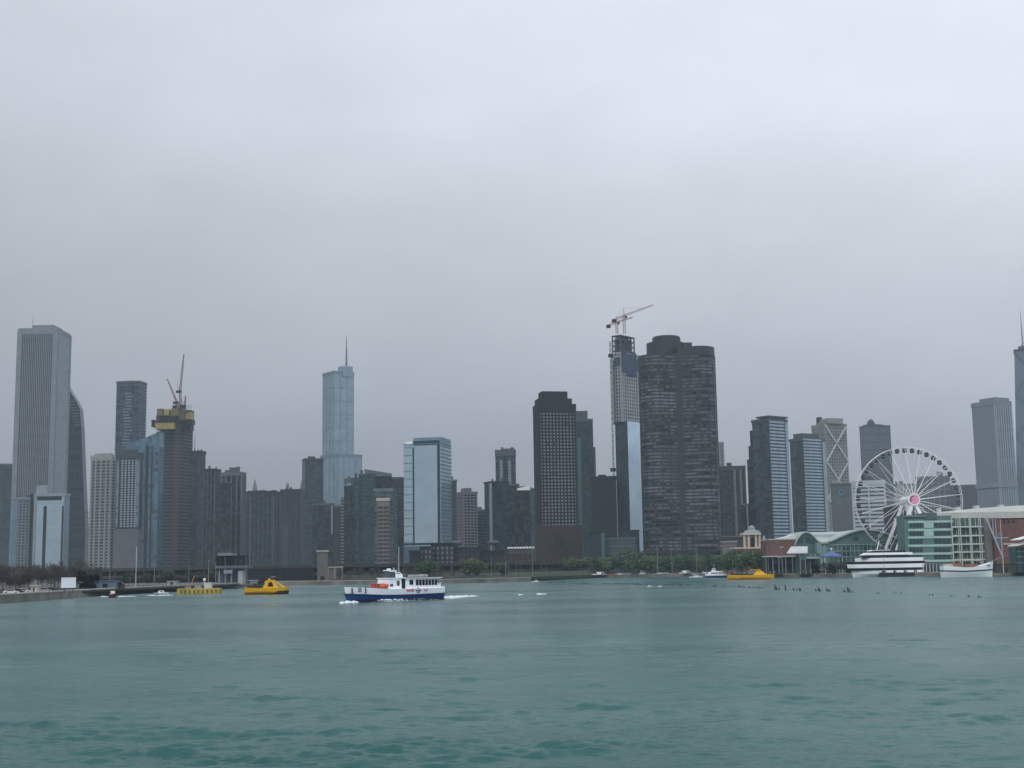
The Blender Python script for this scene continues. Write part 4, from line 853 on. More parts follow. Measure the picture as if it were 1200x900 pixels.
for x0, x1, top, D, lb, wl, wm_ in ((479.5, 493, 645, 960, 'charcoal low block at the foot of the big pale blue block, leftmost of three', m_dk, None), (492, 506, 640, 975, 'middle low block with pale window columns under the big pale blue block', mat('mauve_wall', (.09, .085, .09)), pw_),
        (505, 532, 636, 985, 'wider dark roofed low block with pale windows, under the big blue block, rightmost', mat('mauve_wall2', (.075, .07, .075)), pw_), (530, 562, 641, 990, 'brownish low apartment row under the tower with white balconies', mat('brown_row', (.105, .085, .08)), dw),
        (560, 594, 645, 1000, 'dark low row left of the flag topped hall', mat('charcoal_row', (.07, .065, .068)), dw)):
    tower(lb, (x0, x1), top, D, wl, None, None, depth=16, parapet=1.2, name='low_block', cat='building', roof=m_dk, win=((2.9, 3.4, 1.2, 2.0, wm_) if wm_ else None), edges=[0])
for x0, x1, y, D, lb in ((528, 542, 635.5, 1060, 'grey saucer roof on a column, left of the pair behind the low row'), (571.5, 585.5, 635, 1060, 'grey saucer roof on a column, right of the pair behind the low row')):
    a_ = P((x0 + x1) / 2, y, D); r = empty('saucer_tower', (a_.x, a_.y, LZ), lb, 'tower'); w_ = (x1 - x0) * M(D) / 2
    q = MB(); q.lathe((a_.x, a_.y, a_.z), [(w_ * .5, -2.6), (w_, -1), (w_, .2), (w_ * .6, 1.2)], 20); q.build('saucer', mat('saucer_grey', (.2, .205, .205)), r)
    q = MB(); q.tube((a_.x, a_.y, LZ), (a_.x, a_.y, a_.z - 2.4), 1.1); q.build('column', mat('saucer_column', (.15, .2, .2)), r)
# flag topped hall
fh, pf, hf = tower('long brown hall with a row of little white flags along its roof', (593, 625), 646, 1060, mat('hall_brown', (.10, .08, .072)), (4.5, .6, .2, c_brown), (4, .6, .3, mat('hall_pier', (.14, .115, .10))), depth=24, parapet=1.5, name='waterfront_hall', cat='building', roof=c_brown)
for i in range(9):
    p_ = Vector(pf[0]).lerp(Vector(pf[1]), (i + .5) / 9); fl = empty('roof_flag', (p_.x, p_.y + .6, hf), 'small white flag on the roof of the long brown hall', 'flag', 'flags on the brown hall roof')
    q = MB(); q.tube((p_.x, p_.y + .6, hf - .2), (p_.x, p_.y + .6, hf + 3.6), .09, n=6); q.build('staff', steel, fl)
    q = MB(); q.loft([[Vector((p_.x + k * .5, p_.y + .6 + .15 * math.sin(k * 1.4 + i), hf + z)) for z in (2.2, 3.5)] + [Vector((p_.x + k * .5, p_.y + .66 + .15 * math.sin(k * 1.4 + i), hf + z)) for z in (3.5, 2.2)] for k in range(5)]); q.build('cloth', white, fl)

# ------------------------------------------------------------------ poles
def pole(px, ytop, D, label, r=.12, ball=False, m=None, name='flagpole', cat='pole', yard=None, z0=LZ, group=None):
    a_ = G(px, D); zt_ = Zt(px + (668 - ytop) * -.0, ytop, D)
    o = empty(name, (a_.x, a_.y, z0), label, cat, group)
    q = MB(); q.tube((a_.x, a_.y, z0 - .3), (a_.x, a_.y, zt_), r, r * .55); q.build('shaft', m or white, o)
    q = MB(); q.lathe((a_.x, a_.y, zt_), [(r * .4, -.1), (r * 1.6, .1), (r * 1.6, .25), (.02, .5)], 8); q.build('finial', m or white, o)
    if yard:
        q = MB(); q.tube((a_.x - yard, a_.y, zt_ * .66), (a_.x + yard, a_.y, zt_ * .66), r * .6); q.build('yard', m or white, o)
    return o
m_pole = mat('pole_offwhite', (.45, .46, .45), .5)
for px, yt, D, lb, r in ((128, 662, 520, 'pale pole over the blue covered shed at the left', .16), (180.5, 662, 560, 'thin pole above the white speedboat', .14), (221, 656, 640, 'thin pole above the left half of the moored yellow barge', .16),
        (244, 657, 655, 'thick pale pole above the right half of the moored yellow barge', .24), (252.5, 660, 660, 'first pole in front of the glazed harbour pavilion', .16), (263.5, 655, 668, 'second pole in front of the glazed harbour pavilion', .18), (288, 654, 668, 'tall thin pole right of the glazed harbour pavilion', .14),
        (465.5, 652, 762, 'thin flagpole over the cabin roof of the water bus, left of two', .13), (473.5, 654, 764, 'thin flagpole over the cabin roof of the water bus, right of two', .13), (529, 660, 766, 'thin pole just right of the water bus stern', .10),
        (576, 655, 790, 'thin pole on the lawn right of the green bushes', .12), (592.5, 645, 790, 'tall thin pole at the left end of the flag topped hall', .14), (605, 660, 790, 'short thin pole in front of the flag topped hall', .12), (624.5, 640, 795, 'tall pale pole above the small white motorboat', .15), (640.5, 664, 930, 'short pole left of the green tree row', .15),
        (771, 640, 945, 'pale pole rising over the middle of the green tree row', .26), (788, 640, 945, 'second pale pole over the green tree row, below the curved tower', .22), (859, 636, 800, 'thin pole above the left end of the yellow speedboat', .14), (901, 640, 770, 'tall pale pole at the bow of the yellow speedboat', .16), (1036.5, 640, 690, 'thin pole beside the foot of the big wheel', .12)):
    pole(px, yt, D, lb, r, m=m_pole)
def lamp(px, yt, D, label):
    a_ = G(px, D); zt_ = Zt(px, yt, D); o = empty('lamp_post', (a_.x, a_.y, LZ), label, 'lamp post', 'lamp posts on the pier')
    q = MB(); q.tube((a_.x, a_.y, LZ - .2), (a_.x, a_.y, zt_), .32, .2); q.build('post', mat('lamp_grey', (.3, .31, .31), .5), o)
    q = MB(); q.box((a_.x, a_.y, zt_), (2.2, .5, .35)); q.build('lamp_head', c_lt, o)
lamp(917.5, 641, 742, 'thick grey lamp post right of the red brick block'); lamp(846, 640, 905, 'grey lamp post at the right end of the green tree row')

# ------------------------------------------------------------------ trees
m_leafs = {}
def leafmat(name, col):
    m = mat(name, col, .75, var=.35, scale=.35, spec=.2); return m
def crown_mesh(name, h, r, n, col, seed, size=.55, clumps=14, bare=False, z0=.3):
    rg = np.random.default_rng(seed); q = MB(); cl = []
    for i in range(clumps):
        a_ = rg.uniform(0, 6.28); rr = r * math.sqrt(rg.uniform(0, 1)) * .72; z = h * (z0 + (1 - z0) * rg.uniform(.12, .86)); s_ = r * rg.uniform(.28, .5) * (1.1 - abs(z / h - .55)); cl.append((rr * math.cos(a_), rr * math.sin(a_), z, s_))
    for i in range(n):
        cx, cy_, cz, s_ = cl[rg.integers(len(cl))]; d = rg.normal(size=3); d /= np.linalg.norm(d); k = s_ * rg.uniform(.55, 1.12)
        p_ = Vector((cx, cy_, cz)) + Vector(d) * k
        if bare:
            d2 = (Vector(d) + Vector((0, 0, .7))).normalized() * rg.uniform(.8, 1.9); w_ = Vector((rg.normal(), rg.normal(), 0)).normalized() * size * .12
            b0 = len(q.v); q.v += [tuple(p_ - w_), tuple(p_ + w_), tuple(p_ + d2 + w_ * .4), tuple(p_ + d2 - w_ * .4)]; q._face((b0, b0 + 1, b0 + 2, b0 + 3))
        else:
            u = Vector(rg.normal(size=3)).normalized() * size * rg.uniform(.6, 1.2); v = u.cross(Vector(rg.normal(size=3)).normalized()) ; v = v.normalized() * size * rg.uniform(.5, 1)
            b0 = len(q.v); q.v += [tuple(p_ - u), tuple(p_ + v), tuple(p_ + u), tuple(p_ - v)]; q._face((b0, b0 + 1, b0 + 2, b0 + 3))
    me = bpy.data.meshes.new(name); me.from_pydata(q.v, [], q.f); me.materials.append(col); return me
def trunk_mesh(h, r, seed, m, limbs=6, spread=.4, up=.85):
    rg = np.random.default_rng(seed); q = MB(); q.tube((0, 0, -.4), (0, 0, h * .42), r, r * .7, 7); q.tube((0, 0, h * .42), (rg.normal() * .3, rg.normal() * .3, h * .8), r * .7, r * .15, 6)
    for i in range(limbs):
        a_ = i * 6.28 / limbs + rg.uniform(-.4, .4); z = h * rg.uniform(.25, .5); l = h * rg.uniform(.3, .5)
        q.tube((0, 0, z), (math.cos(a_) * l * spread * 1.7, math.sin(a_) * l * spread * 1.7, z + l * up), r * .42, r * .08, 5)
    return q.mesh('trunk', m)
bark = mat('bark', (.07, .055, .045), .9)
def tree_proto(kind, h, r, n, col, seed, size, bare=False, clumps=14, z0=.3):
    return dict(name=kind, crown=crown_mesh('crown', h, r, n, col, seed, size, clumps, bare, z0), trunk=trunk_mesh(h, max(.14, h * .02), seed + 50, bark, 9 if bare else 5, .5 if bare else .4))
def plant_tree(pr, px, D, label, s=1.0, group=None, z=LZ, sx=1.0):
    p_ = G(px, D, z); o = empty(pr['name'], (p_.x, p_.y, z), label, 'tree', group, rz=random.uniform(0, 6.28)); o.scale = (s * sx, s * sx, s)
    link('trunk', pr['trunk'], o); link('crown', pr['crown'], o); return o
gr1, gr2, gr3 = leafmat('spring_leaves', (.17, .25, .10)), leafmat('darker_leaves', (.12, .19, .08)), leafmat('yellow_green_leaves', (.21, .25, .10))
tw = leafmat('bare_twigs', (.15, .12, .10)); tw2 = leafmat('budding_twigs', (.17, .145, .10)); ev = leafmat('dark_evergreen', (.018, .028, .02))
GP = [tree_proto('broadleaf_tree', 11.5, 6.2, 1500, c_, 20 + i, .62) for i, c_ in enumerate((gr1, gr2, gr3, gr1))]
BP = [tree_proto('bare_tree', 9.5, 5.0, (1000, 750, 600)[i], c_, 40 + i, .7, True, z0=.2) for i, c_ in enumerate((tw, tw2, tw))]
EV = tree_proto('evergreen_tree', 7.5, 4.0, 1500, ev, 60, .5, z0=.1)
desc = ['rounded', 'broad', 'small', 'tall', 'full crowned', 'loose', 'young']; tone = ['mid green', 'dark green', 'yellow green', 'mid green']
n = 36
for i in range(n):
    px = 650 + i * 200 / (n - 1) + random.uniform(-2.4, 2.4); k = random.randrange(4); D = 985 + random.uniform(-22, 40); s = random.uniform(.85, 1.22) * (.8 if px < 668 else 1)
    under = 'the brown tower podium' if px < 680 else 'the dark windowless block' if px < 709 else 'the low teal building' if px < 745 else 'the left lobe of the curved tower' if px < 797 else 'the right lobe of the curved tower'
    plant_tree(GP[k], px, D, f'{nth(i)} green tree from the left in the shore row, {tone[k]} and {desc[i % 7]}', s, 'green trees along the shore')
for i, (px, D, s) in enumerate(((727, 1075, 1.45), (738, 1080, 1.65), (749, 1078, 1.5))):
    plant_tree(GP[1], px, D, ('left', 'middle', 'right')[i] + ' of three tall dark trees above the shore row beside the half clad tower', s, 'tall dark trees behind the shore row')
for i in range(9):
    px = 852 + i * 5.9; plant_tree(GP[(0, 3, 1)[i % 3]], px, 805 + random.uniform(-8, 12), f'{nth(i)} green tree from the left in the clump below the brick tower house', random.uniform(.95, 1.2), 'green trees below the brick tower house')
for i, (px, D, s, lb) in enumerate(((496, 800, .85, 'left dark green bush just above the water bus roof'), (504, 800, .95, 'right dark green bush just above the water bus roof'), (551, 805, 1.0, 'budding tree right of the water bus stern'), (560, 808, .9, 'second budding tree right of the water bus stern'), (588, 812, .8, 'light green small tree left of the flagged hall'), (640, 985, .7, 'small yellow green tree before the brick podium'), (653, 980, .75, 'yellow green round tree at the left end of the shore row'))):
    plant_tree(GP[1] if i < 2 else GP[2], px, D, lb, s)
names = {0: 'thin', 1: 'brown budding', 2: 'spreading'}
for i in range(34):
    px = -12 + i * 3.7 + random.uniform(-1.5, 1.5); D = random.choice((470, 520, 590, 680)) + random.uniform(-15, 15) + max(0, px) * 1.2; k = i % 3
    ref = 'left of the small kiosk' if px < 32 else 'between the kiosk and the white screen' if px < 70 else 'behind the white screen' if px < 90 else 'right of the white screen'
    plant_tree(BP[k], px, D, f'{nth(i)} bare tree from the left in the park, {names[k]}', random.uniform(.62, 1.12) * D / 560, 'bare trees in the park')
for px, D, s, lb in ((101, 480, .85, 'dark evergreen tree between the white screen and the blue covered shed'), (107, 500, .7, 'smaller dark evergreen right beside the first one')):
    plant_tree(EV, px, D, lb, s)
for i in range(11):
    px = 150 + i * 12 + random.uniform(-3, 3); plant_tree(BP[i % 3] if i % 2 else GP[1], px, 720 + random.uniform(-20, 25), f'{nth(i)} low tree from the left before the left viaduct, {"bare" if i % 2 else "dark green"}', random.uniform(.45, .7), 'low trees before the left viaduct')
for i in range(12):
    px = 398 + i * 12 + random.uniform(-3, 3); plant_tree(BP[1], px, 800 + random.uniform(-10, 10), f'{nth(i)} bare brown shrub from the left before the central viaduct', random.uniform(.5, .75), 'bare shrubs before the viaduct')
for i in range(7):
    px = 957 + i * 6.3; plant_tree(BP[(0, 2)[i % 2]] if i % 3 else EV, px, 712, f'{nth(i)} dark tree from the left before the glass halls', random.uniform(.6, .75), 'trees before the glass halls')
# lawns
def bank(corners, tops, nm, m_, label=None):
    q = MB(); q.prism([tuple(G(px, D)[:2]) for px, D in corners], LZ - 1, 0, tops=tops); return tag(q.build(nm, m_), kind='structure')
bank(((556, 779), (624, 782), (700, 966), (700, 1002), (556, 843)), [LZ + .5, LZ + .5, LZ + .5, 5.4, 5.0], 'grass_bank', mat('lawn', (.07, .10, .04), .9, var=.3, scale=.1))
bank(((388, 776), (556, 780), (556, 842), (388, 835)), [LZ + .5, LZ + .5, 5.6, 5.2], 'scrub_bank', mat('scrub', (.085, .078, .05), .95, var=.45, scale=.15))
A, B_, C_, D_2 = G(-20, 372), G(280, 640), G(280, 760), G(-60, 560); q = MB(); q.prism([(A.x, A.y), (B_.x, B_.y), (C_.x, C_.y), (D_2.x, D_2.y)], LZ - .5, LZ + .004)
tag(q.build('park_ground', mat('park_soil', (.085, .07, .05), .95, var=.35, scale=.2)), kind='structure')
# ------------------------------------------------------------------ left shore furniture
DIM = 1.0; TINT = (1, 1, 1)
D = 415; A, B_ = P(72, 677, D), P(88.5, 688.5, D)
sc_ = empty('blank_screen', ((A.x + B_.x) / 2, D, LZ), 'white blank screen on posts at the edge of the bare park', 'screen')
q = MB(); q.box2(A.x + .15, B_.x - .15, D, D + .25, B_.z + .12, A.z - .12); q.build('panel', mat('screen_white', (.72, .78, .84), .5, var=.02), sc_)
for x0, x1, z0_, z1_ in ((A.x, B_.x, A.z - .12, A.z + .05), (A.x, B_.x, B_.z - .05, B_.z + .12), (A.x, A.x + .15, B_.z + .12, A.z - .12), (B_.x - .15, B_.x, B_.z + .12, A.z - .12)):
    q = MB(); q.box2(x0, x1, D - .08, D + .3, z0_, z1_); q.build('frame', white, sc_)
for u in (.2, .8):
    q = MB(); x = A.x + (B_.x - A.x) * u; q.box2(x - .08, x + .08, D + .26, D + .42, LZ - .2, A.z - .2); q.build('post', m_dk, sc_)
def hut(x0, x1, yt, D, label, wall, roof, name='kiosk', dep=3.0, over=.3, gable=False):
    A = P(x0, yt, D); B_ = P(x1, yt, D); r = empty(name, ((A.x + B_.x) / 2, D + dep / 2, LZ), label, name.replace('_', ' ')); z1 = A.z
    q = MB(); q.box2(A.x, B_.x, D, D + dep, LZ - .2, z1 - .25); q.build('wall', wall, r)
    q = MB()
    if gable:
        w_ = (B_.x - A.x) / 2 + over; cx = (A.x + B_.x) / 2; q.loft([[Vector((cx - w_, y, z1 - .3)), Vector((cx + w_, y, z1 - .3)), Vector((cx, y, z1 + w_ * .45))] for y in (D - over, D + dep + over)])
    else: q.box2(A.x - over, B_.x + over, D - over, D + dep + over, z1 - .25, z1)
    q.build('roof', roof, r)
    q = MB(); w_ = B_.x - A.x; q.box2(A.x + w_ * .35, A.x + w_ * .6, D - .06, D + .1, LZ, LZ + min(2.1, (z1 - LZ) * .75)); q.build('door', m_dk, r)
    return r
hut(36.5, 43.5, 686, 395, 'small beige kiosk on the promenade at the left', mat('kiosk_beige', (.45, .42, .35)), c_lt)
hut(112, 136, 680.5, 500, 'long shed with a blue grey cover behind the red boat', mat('blue_cover', (.10, .14, .20), .6), mat('blue_cover2', (.13, .17, .24), .6), 'boat_shed', 5)
hut(137.5, 143.5, 683.5, 492, 'dark brown hut on the seawall right of the blue grey shed', mat('hut_brown', (.05, .04, .04)), m_dk, 'hut', 3, .2, True)
hut(196, 207, 681, 640, 'low white boat house right of the white speedboat', mat('boathouse', (.3, .32, .34)), c_lt, 'boat_house', 5)
hut(281, 300, 680, 700, 'low grey harbour shed right of the glazed pavilion', c_mid, c_lt, 'harbour_shed', 5)
# glazed harbour pavilion
D = 672; r = empty('harbour_pavilion', tuple(G(268, D))[:2] + (LZ,), 'two storey glazed harbour pavilion on white columns', 'pavilion')
def pb2(x0, x1, y0, y1, D0, dep, nm, mm):
    a_, b_ = P(x0, y0, D0), P(x1, y1, D0); q = MB(); q.box2(a_.x, b_.x, D0, D0 + dep, max(b_.z, LZ - .3), a_.z); return q.build(nm, mm, r)
pb2(255, 272, 648, 651, D - 1, 12, 'roof', mat('pav_roof', (.2, .21, .21))); pb2(252, 290, 663.3, 665, D - 2, 14, 'mid_slab', mat('pav_slab', (.15, .155, .16))); pb2(254, 287, 651.5, 663, D + 1, 10, 'upper_glazing', g_dark2); pb2(255, 286, 668, 690, D + 4, 8, 'lower_glazing', mat('pav_glass', (.12, .15, .19), .3))
for x in (254, 260, 266, 272, 279, 287):
    pb2(x - .5, x + .5, 651.5, 663, D + .4, .5, 'mullion', m_dk)
for x in (257, 264, 271, 286): pb2(x - .5, x + .5, 665.5, 690, D, .8, 'column', mat('pav_white', (.3, .31, .33)))
pb2(279, 284.5, 669, 687, D - .5, 3, 'white_panel', mat('pav_panel', (.36, .37, .39)))
pb2(262, 272, 668, 672, D - 1.5, 2, 'awning', mat('pav_awning', (.25, .3, .36)))

# cars
def car_proto(name, label, col, loc, rz, group, cat='car'):
    r = empty(name, loc, label, cat, group, rz); m_ = mat('car_' + str(col), col, .3, .1, var=.02)
    prof = [(-2.2, .35), (2.2, .35), (2.25, .75), (1.3, .92), (.6, 1.42), (-1.2, 1.45), (-1.9, 1.0), (-2.25, .9)]
    q = MB(); q.loft([[Vector((x, y, z)) for x, z in prof] for y in (-.85, .85)]); q.build('body', m_, r, origin=(0, 0, 0))
    q = MB(); pw2 = [(-1.55, 1.02), (1.05, .98), (.52, 1.36), (-1.1, 1.38)]; q.loft([[Vector((x, y, z)) for x, z in pw2] for y in (-.88, .88)]); q.build('window_band', dw, r, origin=(0, 0, 0))
    for x in (-1.35, 1.35):
        for y in (-.8, .8):
            q = MB(); q.tube((x, y - .12, .33), (x, y + .12, .33), .33, n=12); q.build('wheel', black, r, origin=(0, 0, 0))
    return r
cols = [(.7, .7, .7), (.03, .03, .035), (.35, .36, .38), (.08, .1, .16), (.35, .05, .04)]
cn = ['white', 'black', 'silver', 'dark blue', 'dark red']
protos = {}
def car(px, D, ci, label, group, rz=0.0, z=LZ + .02):
    p_ = G(px, D, z)
    if ci not in protos: protos[ci] = car_proto('parked_car', label, cols[ci], (p_.x, p_.y, z), rz, group); protos[ci]['group'] = group; return
    c = dup(protos[ci], (p_.x, p_.y, z), rz, label); c['group'] = group
for px, D, ci, lb in ((13, 392, 0, 'white car at the far left of the promenade'), (28, 405, 0, 'white car just left of the small kiosk'), (20, 398, 1, 'black car between two white cars on the promenade'), (52, 425, 2, 'silver car parked left of the white screen'), (60, 430, 1, 'black car beside the silver one left of the white screen')):
    car(px, D, ci, lb, 'cars parked along the promenade', .3)
for i in range(22):
    px = 652 + i * 9.2 + random.uniform(-1.5, 1.5); ci = (0, 2, 1, 0, 3, 0, 2, 4)[i % 8]
    car(px, 948, ci, f'{nth(i)} car from the left on the road under the shore trees, {cn[ci]}', 'cars parked below the shore trees', random.choice((0, math.pi)))
for i, px in enumerate((704, 804)):
    p_ = G(px, 951); r = empty('parked_van', (p_.x, p_.y, LZ), ('white van parked under the left part of the shore trees', 'white van near the moored sailing boat')[i], 'van', 'vans on the shore road')
    q = MB(); q.loft([[Vector((x + p_.x, y + p_.y, z + LZ)) for x, z in ((-2.8, .4), (2.8, .4), (2.85, 1.2), (2.1, 2.3), (-2.75, 2.4))] for y in (-1, 1)]); q.build('body', white, r)
    q = MB(); q.box((p_.x + 1.2, p_.y, LZ + 1.75), (1.7, 2.06, .55)); q.build('window', dw, r)
    for x in (-1.7, 1.7):
        q = MB(); q.tube((p_.x + x, p_.y - 1.05, LZ + .38), (p_.x + x, p_.y - .8, LZ + .38), .38, n=10); q.build('wheel', black, r)

# ------------------------------------------------------------------ people (small, on the pier)
def person_mesh(seed, m_top, m_leg, m_skin, pose=0):
    rg = random.Random(seed)
    V = [((0, 0, .93), .155), ((0, 0, 1.2), .165), ((0, 0, 1.42), .15), ((0, 0, 1.52), .06), ((0, -.01, 1.60), .085), ((0, -.01, 1.72), .09)]
    E = [(0, 1), (1, 2), (2, 3), (3, 4), (4, 5)]
    st = (.05, .22, .12)[pose]
    for s in (-1, 1):
        b = len(V); V += [((s * .10, 0, .86), .10), ((s * .11, -s * st * .6, .48), .07), ((s * .11, -s * st, .08), .05), ((s * .12, -s * st - .13, .04), .045)]
        E += [(0, b), (b, b + 1), (b + 1, b + 2), (b + 2, b + 3)]
        b = len(V); V += [((s * .2, 0, 1.40), .06), ((s * .26, s * st * .3, 1.12), .05), ((s * (.22 if pose < 2 else .1), s * st * .4 - (.1 if pose < 2 else .25), .88 if pose < 2 else 1.2), .04), ((s * (.21 if pose < 2 else .06), s * st * .4 - .14, .8 if pose < 2 else 1.25), .04)]
        E += [(2, b), (b, b + 1), (b + 1, b + 2), (b + 2, b + 3)]
    me = bpy.data.meshes.new('person'); me.from_pydata([v for v, _ in V], E, []); o = bpy.data.objects.new('person', me); COL.objects.link(o)
    md = o.modifiers.new('s', 'SKIN'); sv = me.skin_vertices[0].data
    for i, (_, r_) in enumerate(V): sv[i].radius = (r_, r_)
    sv[0].use_root = True; o.modifiers.new('u', 'SUBSURF').levels = 1
    dg = bpy.context.evaluated_depsgraph_get(); m2 = bpy.data.meshes.new_from_object(o.evaluated_get(dg)); bpy.data.objects.remove(o)
    m2.materials.clear()
    for x in (m_top, m_leg, m_skin): m2.materials.append(x)
    for p in m2.polygons:
        z = p.center.z; p.material_index = 2 if z > 1.54 else 1 if z < .9 else 0
    m2.shade_smooth(); return m2
skin = mat('skin', (.42, .27, .2), .6); hairm = mat('hair', (.04, .03, .025), .6)
tops = [('white', (.65, .65, .65)), ('black', (.02, .02, .022)), ('red', (.4, .04, .04)), ('blue', (.05, .1, .3)), ('grey', (.2, .2, .21)), ('pale blue', (.35, .45, .6)), ('yellow', (.6, .45, .08))]
legs = [('dark trousers', (.02, .02, .03)), ('blue jeans', (.06, .09, .17)), ('tan trousers', (.32, .26, .18))]
PM = {}
spots = [(941 + i * 2.45 + random.uniform(-.7, .7), 737 + random.uniform(-1, 4)) for i in range(20)] + [(1004 + i, 700) for i in ()] + [(1167 + i * 3.1, 640 + random.uniform(-1, 3)) for i in range(11)] + [(869, 780), (874, 781), (882, 779), (903, 765), (908, 766)]
for i, (px, D) in enumerate(spots):
    ti, li, ps = i % 7, i % 3, (i * 5) % 3
    if (ti, li, ps) not in PM:
        PM[(ti, li, ps)] = person_mesh(i, mat('top_' + tops[ti][0], tops[ti][1]), mat('legs_' + legs[li][0], legs[li][1]), skin, ps)
        if 'hair' not in PM:
            q = MB(); q.lathe((0, .015, 1.62), [(.09, .04), (.115, .10), (.11, .17), (.06, .215), (.01, .225)], 10); PM['hair'] = q.mesh('hair', hairm, smooth=True)
    where = 'before the glass halls' if px < 1000 and i < 20 else 'on the right wharf' if px > 1100 else 'behind the yellow speedboat'
    k_ = i + 1 if i < 20 else i - 19 if i < 31 else i - 30
    p_ = G(px, D); o = empty('person', (p_.x, p_.y, LZ + .2 if px < 1100 and i < 20 else LZ), f'{nth(k_ - 1)} person from the left {where}, {tops[ti][0]} top, {legs[li][0]}', 'person', 'people ' + where, rz=random.uniform(-3, 3))
    link('body', PM[(ti, li, ps)], o); link('hair', PM['hair'], o)
# ------------------------------------------------------------------ pier buildings on the right
def bx(r, nm, mm, x0, x1, y0, y1, D0, dep, pxref=None):
    """box between photo columns x0..x1 and rows y0(top)..y1 at depth D0, dep metres deep"""
    xm = (x0 + x1) / 2; a_, b_ = P(x0, (y0 + y1) / 2, D0), P(x1, (y0 + y1) / 2, D0); z1, z0_ = Zt(xm, y0, D0), max(Zt(xm, y1, D0), LZ - .3)
    q = MB(); q.box2(a_.x, b_.x, D0, D0 + dep, z0_, z1); return q.build(nm, mm, r)
glm = mat('hall_green_glass', (.09, .15, .145), .3, .15); glp = mat('hall_pale_green', (.25, .36, .33), .4); glr = mat('pale_green_roof', (.36, .42, .39), .55); dgl = mat('hall_dark_glass', (.035, .065, .07), .2)
# brick tower house
D = 835; p0 = G(881, D); r = empty('brick_tower_house', (p0.x, D, LZ), 'brick tower house with cream columns, cornice and a small dome', 'building')
bx(r, 'brick_base', brick, 862, 898, 643, 668, D, 20); bx(r, 'cream_band', cream, 861, 898, 641.3, 643, D - .5, 21)
bx(r, 'tower_wall', mat('tan_brick', (.26, .15, .10), var=.2), 873.5, 890, 626, 641.5, D + 2, 9)
for x in (872.6, 877.5, 886, 890.5): bx(r, 'cream_column', cream, x - 1, x + 1, 627, 641.3, D + 1.2, 1.5)
bx(r, 'cornice', cream, 870.5, 892, 624.3, 626.8, D + .6, 12); bx(r, 'arched_window', dw, 880, 884, 630, 641, D + 1.6, .6)
a_ = P(881, 624.3, D + 7); q = MB(); q.lathe(a_, [(5.4, -.3), (4.6, 1.2), (2.2, 1.9), (2.2, 3.0), (2.0, 3.4), (1.2, 4.2), (.1, 4.6)], 14); q.build('dome', mat('dome_grey', (.25, .28, .28)), r)
for x in (865, 869, 874, 880, 886, 892): bx(r, 'window', dw, x - .9, x + .9, 646, 650, D - .3, .5)
a_ = P(895.5, 640, D + 4); q = MB(); q.lathe((a_.x, a_.y, a_.z), [(2.3, -3), (2.3, 1.2), (1.6, 3), (.15, 7)], 10); q.build('turret', mat('turret_grey', (.3, .34, .34)), r)
# white boxes low brick left
tower('mauve brick row with flat roof left of the brick tower house', (846, 863), 634, 900, mat('mauve_brick', (.16, .125, .12)), (3.6, .7, .2, mat('mauve_band2', (.22, .19, .18))), None, depth=14, parapet=1, name='low_block', cat='building', roof=c_mid)
# red brick block with awning
D = 775; p0 = G(917, D); r = empty('brick_block', (p0.x, D, LZ), 'plain red brick block with a white wedge roof and a cream awning line', 'building')
bx(r, 'brick_wall', brick, 901, 932, 632.5, 651, D, 26); bx(r, 'coping', c_beige, 900.7, 932.3, 631.3, 632.8, D - .3, 26.6)
a_, b_ = P(914, 631, D + 4), P(933, 631, D + 4); q = MB(); z_ = a_.z; q.prism([(a_.x, D + 3), (b_.x, D + 3), (b_.x, D + 22), (a_.x, D + 22)], z_ - .3, 0, tops=[z_ + .1, z_ + 2.2, z_ + 2.2, z_ + .1]); q.build('wedge_roof', mat('wedge_white', (.6, .6, .6)), r)
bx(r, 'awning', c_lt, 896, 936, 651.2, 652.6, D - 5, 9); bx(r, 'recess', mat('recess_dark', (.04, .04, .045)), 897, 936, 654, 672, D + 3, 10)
for x in (898, 906, 913, 921, 929, 935): bx(r, 'column', c_mid, x - .4, x + .4, 652.8, 676, D - 4.5, .7)
for x, w_ in ((909, 2.5), (914, 2), (925, 2.5)): bx(r, 'pale_shop_window', pw_, x - w_, x + w_, 655, 661, D + 2.7, .4)  # panes in plain pale grey
# glass halls
D = 762; p0 = G(975, D); r = empty('glass_hall', (p0.x, D, LZ), 'twin vaulted halls of green glass with pale green roofs', 'hall')
def vault(x0, x1, yspring, ypeak, D0, dep, nm, wallm, roofm, xpk=None, sub_roof=1.0):
    a_, b_ = P(x0, yspring, D0), P(x1, yspring, D0); zs, zp = a_.z * .5 + b_.z * .5, Zt((x0 + x1) / 2, ypeak, D0); n = 16; pk = .5 if xpk is None else (xpk - x0) / (x1 - x0)
    pts = []
    for i in range(n + 1):
        u = i / n; v = u ** (math.log(.5) / math.log(pk)); pts.append((a_.x + (b_.x - a_.x) * u, zs + (zp - zs) * math.sin(math.pi * v)))
    prof = [(a_.x, LZ - .3)] + [(b_.x, LZ - .3)] + pts[::-1]
    q = MB(); q.loft([[Vector((x, y, z)) for x, z in prof] for y in (D0, D0 + dep)]); q.build(nm, wallm, r)
    q = MB(); outer = [(x, z + .9) for x, z in pts]; inner = [(x, z + .05) for x, z in pts]
    q.loft([[Vector((x, y, z)) for x, z in outer + inner[::-1]] for y in (D0 - 1.2, D0 + dep + 1.0)]); q.build('vault_roof', roofm, r)
    return pts
g_hall = glass('hall_glazing', (.07, .13, .13), (.16, .27, .26), .5, 3, 3)
pa_ = vault(931, 962, 640, 624.5, D + 12, 40, 'west_vault', glm, glr, 945); pb_ = vault(972, 1056, 635, 621.5, D, 50, 'east_vault', glm, glr, 1016)
bx(r, 'linking_roof', glr, 954, 984, 626, 634, D + 22, 30)
